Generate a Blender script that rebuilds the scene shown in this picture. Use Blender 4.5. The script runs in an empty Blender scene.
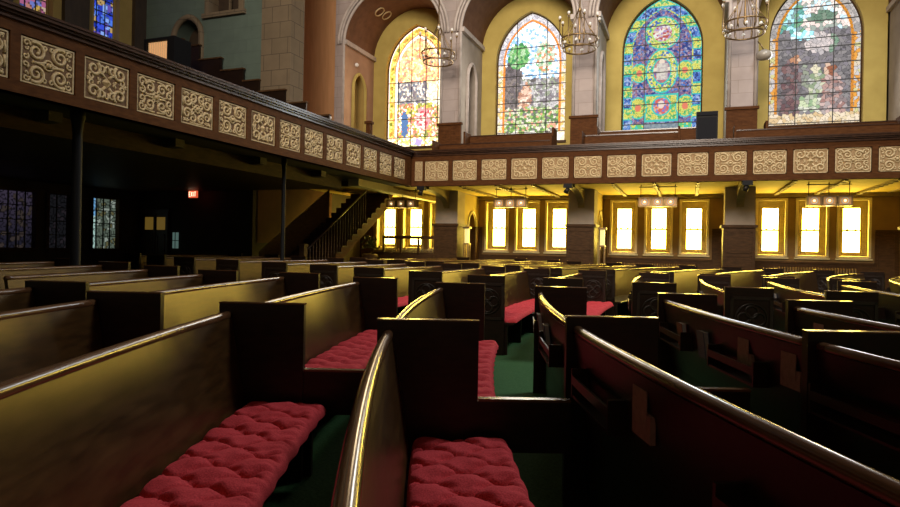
import bpy, math, random
from mathutils import Matrix, Vector
random.seed(7)
PI=math.pi; sin,cos=math.sin,math.cos
SC=bpy.context.scene; COL=SC.collection
YAW,ROLL,FOC,CYP,H=0.3619,0.0195,631.0,247.4,1.277
CA,SA=cos(YAW),sin(YAW)

# ------------------------------------------------------------------ materials
def mat(name):
    m=bpy.data.materials.new(name); m.use_nodes=True
    nt=m.node_tree; b=nt.nodes.get('Principled BSDF'); return m,nt,b
def N(nt,t,**k):
    n=nt.nodes.new(t)
    for a,v in k.items(): setattr(n,a,v)
    return n
def coords(nt,scale=(1,1,1)):
    tc=N(nt,'ShaderNodeTexCoord'); mp=N(nt,'ShaderNodeMapping'); mp.inputs['Scale'].default_value=scale
    nt.links.new(tc.outputs['Object'],mp.inputs['Vector']); return mp.outputs['Vector']
def noise_mat(name,c1,c2,scale=(8,8,8),rough=.5,det=5,bump=0,nscale=1.0,metal=0,spec=.5,sheen=0,coat=0,lo=.3,hi=.7,rough2=None,tint=None):
    
    m,nt,b=mat(name); v=coords(nt,scale)
    n=N(nt,'ShaderNodeTexNoise'); n.inputs['Scale'].default_value=nscale; n.inputs['Detail'].default_value=det
    nt.links.new(v,n.inputs['Vector'])
    r=N(nt,'ShaderNodeValToRGB'); r.color_ramp.elements[0].position=lo; r.color_ramp.elements[1].position=hi
    r.color_ramp.elements[0].color=(*c1,1); r.color_ramp.elements[1].color=(*c2,1)
    nt.links.new(n.outputs['Fac'],r.inputs['Fac']); nt.links.new(r.outputs['Color'],b.inputs['Base Color'])
    b.inputs['Roughness'].default_value=rough; b.inputs['Metallic'].default_value=metal
    b.inputs['Specular IOR Level'].default_value=spec
    if tint: b.inputs['Specular Tint'].default_value=(*tint,1)
    if sheen:
        b.inputs['Sheen Weight'].default_value=sheen; b.inputs['Sheen Tint'].default_value=(*[min(1,x*1.6) for x in c2],1)
    if coat: b.inputs['Coat Weight'].default_value=coat; b.inputs['Coat Roughness'].default_value=.25
    if rough2 is not None:
        mr=N(nt,'ShaderNodeMapRange'); mr.inputs['To Min'].default_value=rough; mr.inputs['To Max'].default_value=rough2
        nt.links.new(n.outputs['Fac'],mr.inputs['Value']); nt.links.new(mr.outputs['Result'],b.inputs['Roughness'])
    if bump:
        bp=N(nt,'ShaderNodeBump'); bp.inputs['Strength'].default_value=bump; bp.inputs['Distance'].default_value=.01
        nt.links.new(n.outputs['Fac'],bp.inputs['Height']); nt.links.new(bp.outputs['Normal'],b.inputs['Normal'])
    return m
def brick_mat(name,c1,c2,mortar,bw=.8,rh=.3,ms=.008,rough=.85):
    m,nt,b=mat(name); tc=N(nt,'ShaderNodeTexCoord'); sp=N(nt,'ShaderNodeSeparateXYZ'); ad=N(nt,'ShaderNodeMath',operation='ADD'); cb=N(nt,'ShaderNodeCombineXYZ')
    nt.links.new(tc.outputs['Object'],sp.inputs[0]); nt.links.new(sp.outputs['X'],ad.inputs[0]); nt.links.new(sp.outputs['Y'],ad.inputs[1])
    nt.links.new(ad.outputs[0],cb.inputs['X']); nt.links.new(sp.outputs['Z'],cb.inputs['Y'])
    br=N(nt,'ShaderNodeTexBrick'); br.inputs['Color1'].default_value=(*c1,1); br.inputs['Color2'].default_value=(*c2,1); br.inputs['Mortar'].default_value=(*mortar,1)
    br.inputs['Scale'].default_value=1; br.inputs['Mortar Size'].default_value=ms; br.inputs['Brick Width'].default_value=bw; br.inputs['Row Height'].default_value=rh
    nt.links.new(cb.outputs[0],br.inputs['Vector'])
    nz=N(nt,'ShaderNodeTexNoise'); nz.inputs['Scale'].default_value=3; nz.inputs['Detail'].default_value=6; nt.links.new(tc.outputs['Object'],nz.inputs['Vector'])
    mx=N(nt,'ShaderNodeMix',data_type='RGBA',blend_type='MULTIPLY'); mx.inputs['Factor'].default_value=.35
    nt.links.new(br.outputs['Color'],mx.inputs['A']); nt.links.new(nz.outputs['Fac'],mx.inputs['B'])
    nt.links.new(mx.outputs['Result'],b.inputs['Base Color']); b.inputs['Roughness'].default_value=rough
    return m
def plain(name,c,rough=.5,metal=0,emit=None,es=0,spec=.5):
    m,nt,b=mat(name); b.inputs['Base Color'].default_value=(*c,1); b.inputs['Roughness'].default_value=rough; b.inputs['Metallic'].default_value=metal
    b.inputs['Specular IOR Level'].default_value=spec
    if emit: b.inputs['Emission Color'].default_value=(*emit,1); b.inputs['Emission Strength'].default_value=es
    return m
M={}
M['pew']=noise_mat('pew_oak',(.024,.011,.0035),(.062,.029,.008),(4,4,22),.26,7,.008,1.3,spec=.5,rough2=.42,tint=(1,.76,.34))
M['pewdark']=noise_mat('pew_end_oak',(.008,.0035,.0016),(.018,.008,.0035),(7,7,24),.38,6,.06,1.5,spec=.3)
M['cap']=noise_mat('pew_cap_oak',(.07,.03,.012),(.15,.07,.028),(3,3,3),.15,4,0,1,spec=.7,rough2=.24)
M['carve']=noise_mat('pew_carving_oak',(.010,.005,.0022),(.02,.010,.0045),(20,20,20),.4,4,.1,1)
M['velvet']=noise_mat('red_velvet',(.46,.038,.044),(.70,.070,.080),(160,160,160),.88,3,.25,1,spec=.15,sheen=.35)
M['carpet']=noise_mat('green_carpet',(.035,.095,.034),(.06,.15,.055),(60,60,60),.95,4,.3,1,spec=.1)
M['galwood']=noise_mat('gallery_walnut',(.060,.021,.0065),(.105,.040,.012),(5,5,18),.6,6,.08,1.3,spec=.06)
M['rail']=noise_mat('gallery_rail_walnut',(.030,.013,.007),(.06,.026,.013),(6,6,16),.22,5,.03,1.4,spec=.5)
M['gold']=noise_mat('carved_tan_gilding',(.46,.33,.16),(.64,.50,.28),(30,30,30),.55,4,.1,1,spec=.4)
M['groove']=noise_mat('carving_ground_brown',(.13,.068,.028),(.2,.11,.05),(30,30,30),.8,3,0,1)
M['stone']=brick_mat('limestone_blocks',(.47,.39,.355),(.42,.35,.32),(.32,.26,.23),.75,.34,.006)
M['tanstone']=brick_mat('tan_stone_blocks',(.20,.145,.085),(.17,.125,.072),(.085,.06,.035),.5,.42,.009)
M['moulding']=noise_mat('limestone_moulding',(.42,.36,.32),(.55,.48,.43),(6,6,6),.8,5,.1,1)
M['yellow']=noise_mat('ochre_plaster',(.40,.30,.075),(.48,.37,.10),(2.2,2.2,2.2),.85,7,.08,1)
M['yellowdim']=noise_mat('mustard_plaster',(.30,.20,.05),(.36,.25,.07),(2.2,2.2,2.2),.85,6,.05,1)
M['green']=brick_mat('sage_green_blocks',(.12,.165,.13),(.11,.15,.12),(.09,.12,.10),.9,.34,.005)
M['orange']=noise_mat('terracotta_plaster',(.50,.26,.11),(.58,.31,.14),(14,14,1.2),.85,5,.05,1)
M['stairwall']=noise_mat('russet_plaster',(.10,.028,.010),(.13,.038,.014),(3,3,3),.85,5,.03,1)
M['rose']=noise_mat('rose_plaster',(.36,.21,.13),(.42,.26,.165),(3,3,3),.85,6,.05,1)
M['greige']=noise_mat('grey_plaster',(.30,.25,.20),(.38,.32,.26),(3,3,3),.85,6,.05,1)
M['vault']=noise_mat('dark_vault_plaster',(.13,.055,.025),(.19,.085,.04),(4,4,4),.8,6,.05,1)
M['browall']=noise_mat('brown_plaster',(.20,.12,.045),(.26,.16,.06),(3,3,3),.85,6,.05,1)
M['wains']=noise_mat('wainscot_oak',(.045,.022,.008),(.085,.042,.016),(5,5,20),.55,6,.05,1.3,spec=.15)
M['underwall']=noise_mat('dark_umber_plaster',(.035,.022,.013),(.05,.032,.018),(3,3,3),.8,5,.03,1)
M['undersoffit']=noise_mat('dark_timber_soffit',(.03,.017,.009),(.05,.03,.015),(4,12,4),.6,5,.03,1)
M['ceil']=noise_mat('yellow_soffit',(.58,.42,.08),(.66,.50,.12),(2,2,2),.8,5,.03,1)
M['reveal']=noise_mat('yellow_reveal_paint',(.60,.53,.30),(.68,.60,.36),(4,4,4),.6,5,.03,1)
M['sash']=noise_mat('oak_sash',(.20,.145,.055),(.27,.2,.08),(8,8,20),.5,5,.03,1)
M['iron']=noise_mat('black_iron',(.02,.018,.016),(.035,.03,.025),(20,20,20),.45,4,.05,1,metal=.6)
M['bronze']=noise_mat('aged_bronze',(.22,.14,.06),(.34,.23,.11),(20,20,20),.4,4,.05,1,metal=.8)
M['lead']=plain('lead_came',(.03,.03,.03),.6)
M['opal']=plain('opal_glass',(.8,.78,.72),.2,emit=(1,.9,.75),es=.02)
M['black']=plain('black_cabinet',(.006,.006,.007),.6,spec=.2)
M['grille']=plain('speaker_grille',(.012,.012,.014),.85,spec=.15)
M['paper']=noise_mat('hymnal_paper',(.24,.225,.2),(.3,.28,.25),(60,60,60),.8,3,0,1)
M['bookblue']=noise_mat('navy_book_cloth',(.03,.06,.11),(.05,.09,.15),(60,60,60),.6,3,0,1)
M['bookred']=noise_mat('maroon_book_cloth',(.13,.02,.02),(.18,.03,.03),(60,60,60),.6,3,0,1)
M['card']=noise_mat('pink_card',(.20,.115,.085),(.26,.155,.115),(40,40,40),.8,3,0,1)
M['leaf']=noise_mat('dark_leaf',(.03,.045,.012),(.07,.08,.02),(20,20,20),.6,3,0,1)
M['clay']=noise_mat('brown_pot',(.10,.05,.025),(.14,.07,.035),(10,10,10),.7,3,0,1)
M['white']=noise_mat('white_petal',(.75,.72,.66),(.85,.82,.78),(20,20,20),.6,3,0,1)
M['radiator']=noise_mat('bronze_radiator_paint',(.14,.09,.04),(.2,.13,.06),(20,20,20),.45,4,0,1,metal=.3)
M['doorwood']=noise_mat('door_oak',(.05,.028,.012),(.085,.048,.02),(5,5,20),.4,6,.05,1.3)
M['glow']=noise_mat('amber_lit_panel',(.3,.18,.04),(.4,.25,.06),(5,5,5),.5,3,0,1)
# emission panes
def emit_noise(name,c1,c2,s,scale=6,lo=.3,hi=.7):
    m=bpy.data.materials.new(name); m.use_nodes=True; nt=m.node_tree; nt.nodes.clear()
    o=N(nt,'ShaderNodeOutputMaterial'); e=N(nt,'ShaderNodeEmission'); tc=N(nt,'ShaderNodeTexCoord'); v=N(nt,'ShaderNodeTexVoronoi'); v.inputs['Scale'].default_value=scale
    r=N(nt,'ShaderNodeValToRGB'); r.color_ramp.elements[0].color=(*c1,1); r.color_ramp.elements[1].color=(*c2,1); r.color_ramp.elements[0].position=lo; r.color_ramp.elements[1].position=hi
    nt.links.new(tc.outputs['Object'],v.inputs['Vector']); sp=N(nt,'ShaderNodeSeparateColor'); nt.links.new(v.outputs['Color'],sp.inputs[0]); nt.links.new(sp.outputs[0],r.inputs['Fac'])
    nt.links.new(r.outputs['Color'],e.inputs['Color']); e.inputs['Strength'].default_value=s; nt.links.new(e.outputs[0],o.inputs['Surface']); return m
LOWGLASS=40.0
M['amberglass']=emit_noise('amber_window_glass',(1,.66,.085),(1,.74,.12),LOWGLASS,9)
M['exitglow']=plain('exit_letters',(.9,.7,.5),.5,emit=(1,.75,.5),es=1.6)
M['exitface']=plain('exit_face',(.6,.12,.05),.5,emit=(1,.13,.05),es=.75)
M['slatglow']=plain('lit_slats',(.75,.5,.25),.5,emit=(1,.55,.25),es=.32)
M['mintglow']=plain('mint_window',(.3,.5,.45),.4,emit=(.5,.85,.75),es=.12)
M['doorglow']=plain('door_pane_amber',(.4,.25,.05),.25,emit=(1,.6,.1),es=.10)
M['bulb']=plain('lamp_bulb',(.9,.85,.7),.3,emit=(1,.8,.45),es=1.6)
M['amberlamp']=plain('amber_lamp_glass',(.75,.42,.16),.35,emit=(1,.5,.12),es=.08)
M['lanternglow']=plain('lantern_glass',(.9,.8,.4),.35,emit=(1,.8,.25),es=.55)
def glass_attr(name,s):
    m=bpy.data.materials.new(name); m.use_nodes=True; nt=m.node_tree; nt.nodes.clear()
    o=N(nt,'ShaderNodeOutputMaterial'); e=N(nt,'ShaderNodeEmission'); a=N(nt,'ShaderNodeAttribute',attribute_name='glass_colour')
    nt.links.new(a.outputs['Color'],e.inputs['Color']); e.inputs['Strength'].default_value=s; nt.links.new(e.outputs[0],o.inputs['Surface']); return m

# ------------------------------------------------------------------ mesh building
WL={}
class MB:
    def __init__(s): s.v=[]; s.f=[]; s.m=[]; s.sm=[]; s.cm=0
    def add(s,vs,fs,smooth=False):
        o=len(s.v); s.v+= [tuple(p) for p in vs]
        for f in fs: s.f.append([i+o for i in f]); s.m.append(s.cm); s.sm.append(smooth)
    def box(s,x0,x1,y0,y1,z0,z1):
        s.add([(x0,y0,z0),(x1,y0,z0),(x1,y1,z0),(x0,y1,z0),(x0,y0,z1),(x1,y0,z1),(x1,y1,z1),(x0,y1,z1)],
          [(0,3,2,1),(4,5,6,7),(0,1,5,4),(1,2,6,5),(2,3,7,6),(3,0,4,7)])
    def hexa(s,p): # 8 points, bottom 4 then top 4
        s.add(p,[(0,3,2,1),(4,5,6,7),(0,1,5,4),(1,2,6,5),(2,3,7,6),(3,0,4,7)])
    def quad(s,*p): s.add(p,[tuple(range(len(p)))])
    def tube(s,pts,r,n=8,closed=False,sx=1,sy=1,up=(0,0,1),caps=True):
        pts=[Vector(p) for p in pts]; k=len(pts); rings=[]; up=Vector(up)
        for i,p in enumerate(pts):
            a=pts[(i-1)%k] if closed or i>0 else p; b=pts[(i+1)%k] if closed or i<k-1 else p
            t=(b-a).normalized(); x=t.cross(up)
            if x.length<1e-4: x=t.cross(Vector((1,0,0)))
            x.normalize(); y=x.cross(t); rr=r[i] if isinstance(r,(list,tuple)) else r
            rings.append([p+x*(cos(2*PI*j/n)*rr*sx)+y*(sin(2*PI*j/n)*rr*sy) for j in range(n)])
        vs=[q for R in rings for q in R]; fs=[]
        for i in range(k if closed else k-1):
            for j in range(n):
                a=i*n+j; b=i*n+(j+1)%n; c=((i+1)%k)*n+(j+1)%n; d=((i+1)%k)*n+j; fs.append((a,b,c,d))
        if not closed and caps: fs+= [tuple(range(n))[::-1],tuple(range((k-1)*n,k*n))]
        s.add(vs,fs,True)
    def lathe(s,c,prof,n=16):
        vs=[];fs=[];k=len(prof)
        for (r,z) in prof:
            for j in range(n): vs.append((c[0]+r*cos(2*PI*j/n),c[1]+r*sin(2*PI*j/n),c[2]+z))
        for i in range(k-1):
            for j in range(n): fs.append((i*n+j,i*n+(j+1)%n,(i+1)*n+(j+1)%n,(i+1)*n+j))
        fs+=[tuple(range(n))[::-1],tuple(range((k-1)*n,k*n))]
        s.add(vs,fs,True)
    def sphere(s,c,r,n=12,k=8,sz=1):
        s.lathe(c,[(max(1e-4,r*sin(PI*i/k)),-r*sz*cos(PI*i/k)) for i in range(k+1)],n)
    def ring(s,c,R,r,axis='z',n=24,k=6):
        pts=[]
        for i in range(n):
            t=2*PI*i/n
            pts.append({'z':(c[0]+R*cos(t),c[1]+R*sin(t),c[2]),'y':(c[0]+R*cos(t),c[1],c[2]+R*sin(t)),'x':(c[0],c[1]+R*cos(t),c[2]+R*sin(t))}[axis])
        s.tube(pts,r,k,True,up={'z':(0,0,1),'y':(0,1,0),'x':(1,0,0)}[axis])
    def build(s,name,m,parent=None,origin=None,fixn=True):
        me=bpy.data.meshes.new(name)
        if parent is not None: origin=WL[parent]
        if origin is None:
            xs=[p[0] for p in s.v]; ys=[p[1] for p in s.v]; zs=[p[2] for p in s.v]
            origin=((min(xs)+max(xs))/2,(min(ys)+max(ys))/2,min(zs))
        me.from_pydata([(p[0]-origin[0],p[1]-origin[1],p[2]-origin[2]) for p in s.v],[],s.f)
        for x in (m if isinstance(m,list) else [m]): me.materials.append(x)
        me.polygons.foreach_set('material_index',s.m); me.polygons.foreach_set('use_smooth',s.sm)
        me.update()
        if fixn:
            import bmesh
            bm=bmesh.new(); bm.from_mesh(me); bmesh.ops.recalc_face_normals(bm,faces=bm.faces); bm.to_mesh(me); bm.free()
        o=bpy.data.objects.new(name,me); COL.objects.link(o); WL[o]=tuple(origin)
        if parent is not None: o.parent=parent
        else: o.location=origin
        return o
def tag(o,label=None,cat=None,group=None,kind=None):
    if label: o['label']=label
    if cat: o['category']=cat
    if group: o['group']=group
    if kind: o['kind']=kind
    return o
def thing(name,loc,label,cat,group=None):
    o=bpy.data.objects.new(name,None); COL.objects.link(o); o.location=loc; o.empty_display_size=.1; WL[o]=tuple(loc)
    return tag(o,label,cat,group)
def struct(name,mb,m,**k):
    return tag(mb.build(name,m,origin=(0,0,0),**k),kind='structure')
def children(o): return [c for c in bpy.data.objects if c.parent==o]
def copy_tree(o,loc=None,label=None,parent=None):
    kids=children(o); c=o.copy(); COL.objects.link(c)
    if parent: c.parent=parent
    if loc is not None: c.location=loc; WL[c]=tuple(loc)
    if label: c['label']=label
    for k in kids: copy_tree(k,parent=c)
    return c
ORD=['nearest','first','second','third','fourth','fifth','sixth','seventh','eighth','ninth','tenth','eleventh','twelfth']

# ------------------------------------------------------------------ seating geometry (curved rows round a pulpit)
CX,CY=19.0,3.1                                   # centre of the curved rows, in the frame of the near pews
def room(x,y): return (x*CA-y*SA, x*SA+y*CA)
CU,CV=room(CX,CY)
R0=19.27
def fz_R(R): return (.010 if R>R0 else .006)*(R-R0)
def fz(u,v): return fz_R(math.hypot(u-CU,v-CV))
def arcpt(R,phi,off,z):
    """off: metres from the back line towards the pulpit"""
    r=R-off; x=CX-r*cos(phi); y=CY+r*sin(phi); u,v=room(x,y); return (u,v,z)
def phi_of(R,y): return math.asin(max(-1,min(1,(y-CY)/R)))

def floor_mesh():
    mb=MB(); us=[-16+ i*.5 for i in range(69)]; vs=[-4+.5*j for j in range(50)]
    vv=[(u,v,fz(u,v)) for v in vs for u in us]; n=len(us)
    mb.add(vv,[(j*n+i,j*n+i+1,(j+1)*n+i+1,(j+1)*n+i) for j in range(len(vs)-1) for i in range(n-1)],True)
    return struct('floor',mb,M['carpet'])
floor_mesh()

def sweep(mb,R,p0,p1,prof,seg=.12,z0=0,smooth=True,closed=True,capends=True):
    """sweep a closed profile [(off,z)] along the row's arc"""
    n=max(2,int((p1-p0)*R/seg)); k=len(prof); vs=[]
    for i in range(n+1):
        ph=p0+(p1-p0)*i/n
        vs+= [arcpt(R,ph,o,z+z0) for (o,z) in prof]
    fs=[(i*k+j,i*k+(j+1)%k,(i+1)*k+(j+1)%k,(i+1)*k+j) for i in range(n) for j in range(k)]
    if capends: fs+=[tuple(range(k))[::-1],tuple(range(n*k,n*k+k))]
    mb.add(vs,fs,smooth)
def block(mb,R,ph,th,o0,o1,z0,z1):
    """a block across the row: thickness th along the arc, from offset o0 to o1"""
    a=th/2/R
    mb.hexa([arcpt(R,ph-a,o0,z0),arcpt(R,ph-a,o1,z0),arcpt(R,ph+a,o1,z0),arcpt(R,ph+a,o0,z0),
             arcpt(R,ph-a,o0,z1),arcpt(R,ph-a,o1,z1),arcpt(R,ph+a,o1,z1),arcpt(R,ph+a,o0,z1)])
BACKP=[(.105,.08),(.105,.40),(.020,.87),(-.014,.87),(.063,.40),(.063,.08)]
CAPP=[(-.016,.868),(-.021,.875),(-.021,.892),(-.013,.903),(.002,.907),(.015,.903),(.023,.892),(.023,.875),(.018,.868)]
def end_panel(root,R,ph,z0,carved,facing=-1):
    mb=MB(); block(mb,R,ph,.045,-.05,.405,z0,z0+.945)
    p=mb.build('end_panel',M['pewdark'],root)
    mb=MB(); block(mb,R,ph,.052,-.052,.407,z0+.945,z0+.952); mb.build('top_cap',M['cap'],p)
    if carved:
        mb=MB(); d=facing*.030/R
        # raised frame and a quatrefoil
        for (a,b,c,e) in ((.0,.4,.83,.86),(.0,.4,.42,.45),(.0,.03,.42,.86),(.37,.4,.42,.86)):
            block(mb,R,ph+d,.012,a,b,z0+c,z0+e)
        cx,cz=.20,.64
        for q in range(4):
            t=q*PI/2; pts=[]
            for i in range(14):
                w=2*PI*i/14; o=cx+.07*cos(t)+.06*cos(w); z=cz+.07*sin(t)+.06*sin(w)
                pts.append(arcpt(R,ph+d,o,z0+z))
            mb.tube(pts,.011,5,True,up=Vector(arcpt(R,ph+.01,0,0))-Vector(arcpt(R,ph,0,0)))
        pts=[arcpt(R,ph+d,cx+.15*cos(2*PI*i/20),z0+cz+.15*sin(2*PI*i/20)) for i in range(20)]
        mb.tube(pts,.009,5,True,up=Vector(arcpt(R,ph+.01,0,0))-Vector(arcpt(R,ph,0,0)))
        mb.build('carving',M['carve'],p)
    return p
def make_pew(R,y0,y1,label,near_panel=False,far_panel=True,carved=False,board=False,rack=False,board_span=.48):
    p0,p1=phi_of(R,y0),phi_of(R,y1); z0=fz_R(R)
    root=thing('curved_pew',arcpt(R,(p0+p1)/2,.2,z0),label,'pew','curved oak pews of the nave')
    mb=MB(); sweep(mb,R,p0,p1-.03/R,[(o,z) for o,z in BACKP],z0=z0,smooth=False); mb.build('backrest',M['pew'],root)
    mb=MB(); sweep(mb,R,p0+.002,p1-.032/R,[(.0625,.085),(.0625,.40),(-.0145,.868),(-.0205,.868),(.0565,.40),(.0565,.085)],z0=z0,smooth=False); mb.build('rear_panel',M['pewdark'],root)  # added dark matte sheet: puts shade on the pew rear and dulls cushion reflections
    mb=MB(); sweep(mb,R,p0,p1-.03/R,CAPP,z0=z0,seg=.08); mb.build('cap_rail',M['cap'],root)
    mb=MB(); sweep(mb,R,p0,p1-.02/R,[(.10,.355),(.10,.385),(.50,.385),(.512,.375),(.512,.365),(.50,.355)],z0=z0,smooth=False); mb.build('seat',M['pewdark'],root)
    n=max(1,round((p1-p0)*R/1.3))
    for i in range(n):
        ph=p0+(p1-p0)*(i+.02 if i==0 else i)/n
        mb=MB(); block(mb,R,ph+.02/R,.04,.11,.44,z0,z0+.355); mb.build('seat_support',M['pewdark'],root)
    if near_panel: end_panel(root,R,p0,z0,carved,-1)
    if far_panel: end_panel(root,R,p1,z0,carved,-1)
    if board:
        mb=MB(); block(mb,R,p1,.03,.405,.425+board_span,z0+.36,z0+.59); b=mb.build('divider_board',M['pewdark'],root)
        mb=MB(); block(mb,R,p1,.045,.408,.425+board_span,z0+.59,z0+.602); mb.build('board_cap',M['cap'],b)
    if rack:
        L=(p1-p0)*R; k=max(1,int(L/.95))
        for i in range(k):
            c=p0+(p1-p0)*(i+.62)/k; w=.30/R
            if c+w>p1: continue
            mb=MB()
            sweep(mb,R,c-w,c+w,[(.03,.60),(-.06,.60),(-.06,.612),(.03,.612)],z0=z0,smooth=False)
            sweep(mb,R,c-w,c+w,[(-.052,.66),(-.064,.66),(-.064,.70),(-.052,.70)],z0=z0,smooth=False)
            for q in (c-w,c+w): block(mb,R,q,.014,-.064,.022,z0+.60,z0+.73)
            mb.build('book_rack',M['pewdark'],root)
    return root
def cushion(R,y0,y1,label,fine=.03,far=False):
    p0,p1=phi_of(R,y0),phi_of(R,y1); z0=fz_R(R)+.386; L=(p1-p0)*R
    o0,o1=.115,.545; W=o1-o0; ns=int(L/fine); nt=max(8,int(W/fine)); nt+=nt%2
    rs=random.Random(int(R*100)+int(y0*10)); ph0=rs.random()
    sp=.20; rows=[.075,.205,.335]
    btn=[]
    for k,t in enumerate(rows):
        i0=.5*(k%2)+ph0
        for i in range(-1,int(L/sp)+2): btn.append(((i+i0)*sp+rs.uniform(-.008,.008),t))
    def h(s,t):
        e=max(0,min(1,t/W)); fade=1-.75*max(0,(e-.80)/.2); es=max(0,min(1,s/L)); 
        prof=(1-(abs(2*e-1))**9)**.5
        prs=(1-(abs(2*es-1))**(60))**.5
        z=.070*prof*prs
        i=int((s/sp)); d=0
        for (bs,bt) in btn:
            if abs(bs-s)>.2: continue
            q=((bs-s)**2+((bt-t))**2)
            d=max(d,.054*math.exp(-q/.0006), .022*math.exp(-q/.005))
            # creases to the diagonal neighbours
            for ds,dt in ((.36*sp,.115),(.36*sp,-.115)):
                for sg in (1,-1):
                    dx,dy=ds*sg,dt*sg; l2=dx*dx+dy*dy; w=((s-bs)*dx+(t-bt)*dy)/l2
                    if 0<=w<=1:
                        px,py=s-bs-w*dx,t-bt-w*dy; g=px*px+py*py; d=max(d,(1-w)**.7*.046*math.exp(-g/.00013)+(1-.6*w)*.013*math.exp(-g/.0014))
        # pleats running over the front edge
        pl=.004*sin(s*2*PI/.05+1.3*sin(s*9)) * (max(0,e-.7)/.3)
        wv=.004*sin(s*23+t*31)+.003*sin(s*41-t*17)
        return max(.004,z-d*fade*min(1,prof*1.3)*min(1,es*L/.05,(1-es)*L/.05)+ (pl+wv)*prof)
    vs=[];n=nt+1
    for i in range(ns+1):
        s=L*i/ns; ph=p0+s/R
        for j in range(n):
            tt=j/nt; t=W*(.5-.5*cos(PI*tt))*.45+W*tt*.55
            edge=.004*sin(s*2*PI/.205+ph0*6)*(tt**6)
            vs.append(arcpt(R,ph,o0+t+edge,z0+h(s,t)))
    m=len(vs)
    fs=[(i*n+j,i*n+j+1,(i+1)*n+j+1,(i+1)*n+j) for i in range(ns) for j in range(nt)]
    # bottom skirt
    rim=[i*n for i in range(ns+1)]+[ns*n+j for j in range(1,n)]+[i*n+nt for i in range(ns-1,-1,-1)]+[j for j in range(nt-1,0,-1)]
    for i in rim: vs.append((vs[i][0],vs[i][1],z0))
    k=len(rim)
    for a in range(k): b=(a+1)%k; fs.append((rim[a],rim[b],m+b,m+a))
    fs.append(tuple(range(m,m+k)))
    mb=MB(); mb.add(vs,fs,True)
    mb.sm[-1]=False
    return tag(mb.build('pew_cushion',M['velvet']),label,'cushion','tufted red seat cushions on the pews')
def side(k): return 'the centre row' if k==0 else f"{ORD[abs(k)]} row {'left' if k>0 else 'right'} of centre"
RAD={0:19.27,1:20.18,2:21.15,3:22.05,4:23.1,5:24.2,6:25.4,7:26.5,8:27.6,-1:18.36,-2:17.37,-3:16.5,-4:15.6,-5:14.7,-6:13.8,-7:12.9,-8:12.0,-9:11.1,-10:10.2,-11:9.3,-12:8.4}
DIV={4:5.6,3:4.56,2:3.83,1:3.4,0:2.84,-1:3.17,-2:2.8,-3:2.4}
BEND={6:9.1,5:8.4,4:7.65,3:6.95,2:6.9,1:6.36,0:5.85,-1:5.63,-2:5.12,-3:4.72}
CST={-1:7.4,-2:6.86,-3:6.35,-4:6.1,-5:5.6,-6:5.2,-7:4.8,-8:4.4,-9:4.0,-10:3.6,-11:3.3,-12:3.0,0:7.65,1:8.35,2:9.0,3:9.6,4:10.2,5:10.8,6:11.5,7:12.3,8:13.1}
PEWS=[]
for k in range(3,-3,-1):       # block in the foreground
    y0={3:2.3,2:1.0,1:-.1,0:.1,-1:.35,-2:.9}[k]
    make_pew(RAD[k],y0,DIV[k],f"curved oak pew in the foreground block, {side(k)}",board=True,rack=k<=1,board_span={3:.36,2:.44,1:.42,0:.40,-1:.45,-2:.38}.get(k,.4))
for k in range(6,-4,-1):       # block between the dividers and the cross aisle
    y0=DIV.get(k,{5:6.0,6:6.6}.get(k))
    make_pew(RAD[k],y0+.03,BEND[k],f"curved oak pew before the cross aisle, {side(k)}",rack=k<=0,carved=False)
YC3={}
for k in range(8,-13,-1):      # two blocks beyond the cross aisle
    R=RAD[k]; ya=CST[k]; L1=3.0; L2=4.6
    def ok(y):
        u,v=room(CX-R*cos(phi_of(R,y)),y); return v<18.3 and not (v>17.3 and any(abs(u-q)<.75 for q in (-6.895,-2.845,1.215,5.275))) and not (u<-7.9 and v>12.9) and abs(y-CY)<R*.97
    y1=ya
    while y1<ya+L1 and ok(y1+.1): y1+=.1
    if y1-ya>.8:
        make_pew(R,ya,y1,f"curved oak pew just beyond the cross aisle, {side(k)}",near_panel=True,carved=True,rack=k<0); YC3[k]=(ya,y1)
    y2=y1
    while y2<y1+.75+L2 and ok(y2+.1): y2+=.1
    if y2-y1-.75>.8: make_pew(R,y1+.75,y2,f"curved oak pew in the farthest block, {side(k)}",near_panel=True,carved=True,rack=k<0)
# cushions
cushion(RAD[1],.3,DIV[1]-.05,'plump tufted red cushion on the foreground pew, first row left of centre',.0085)
cushion(RAD[0],.3,DIV[0]-.05,'tufted red cushion on the nearest centre pew, beside its lit curved back',.0085)
cushion(RAD[-1],.5,DIV[-1]-.05,'tufted red cushion on the foreground pew, first row right of centre',.03)
cushion(RAD[2],2.2,DIV[2]-.05,'tufted red cushion on the foreground pew, second row left of centre',.03)
cushion(RAD[-2],1.2,DIV[-2]-.05,'tufted red cushion on the foreground pew, second row right of centre',.03)
for k in range(3,-4,-1):
    cushion(RAD[k],DIV[k]+.05,BEND[k]-.05,f"tufted red cushion on the pew before the cross aisle, {side(k)}",.018 if k in(0,1) else .03)
for k in range(3,-4,-1):
    a,b=YC3[k]; cushion(RAD[k],a+.04,b-.05,f"tufted red cushion on the pew just beyond the cross aisle, {side(k)}",.025)
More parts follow.
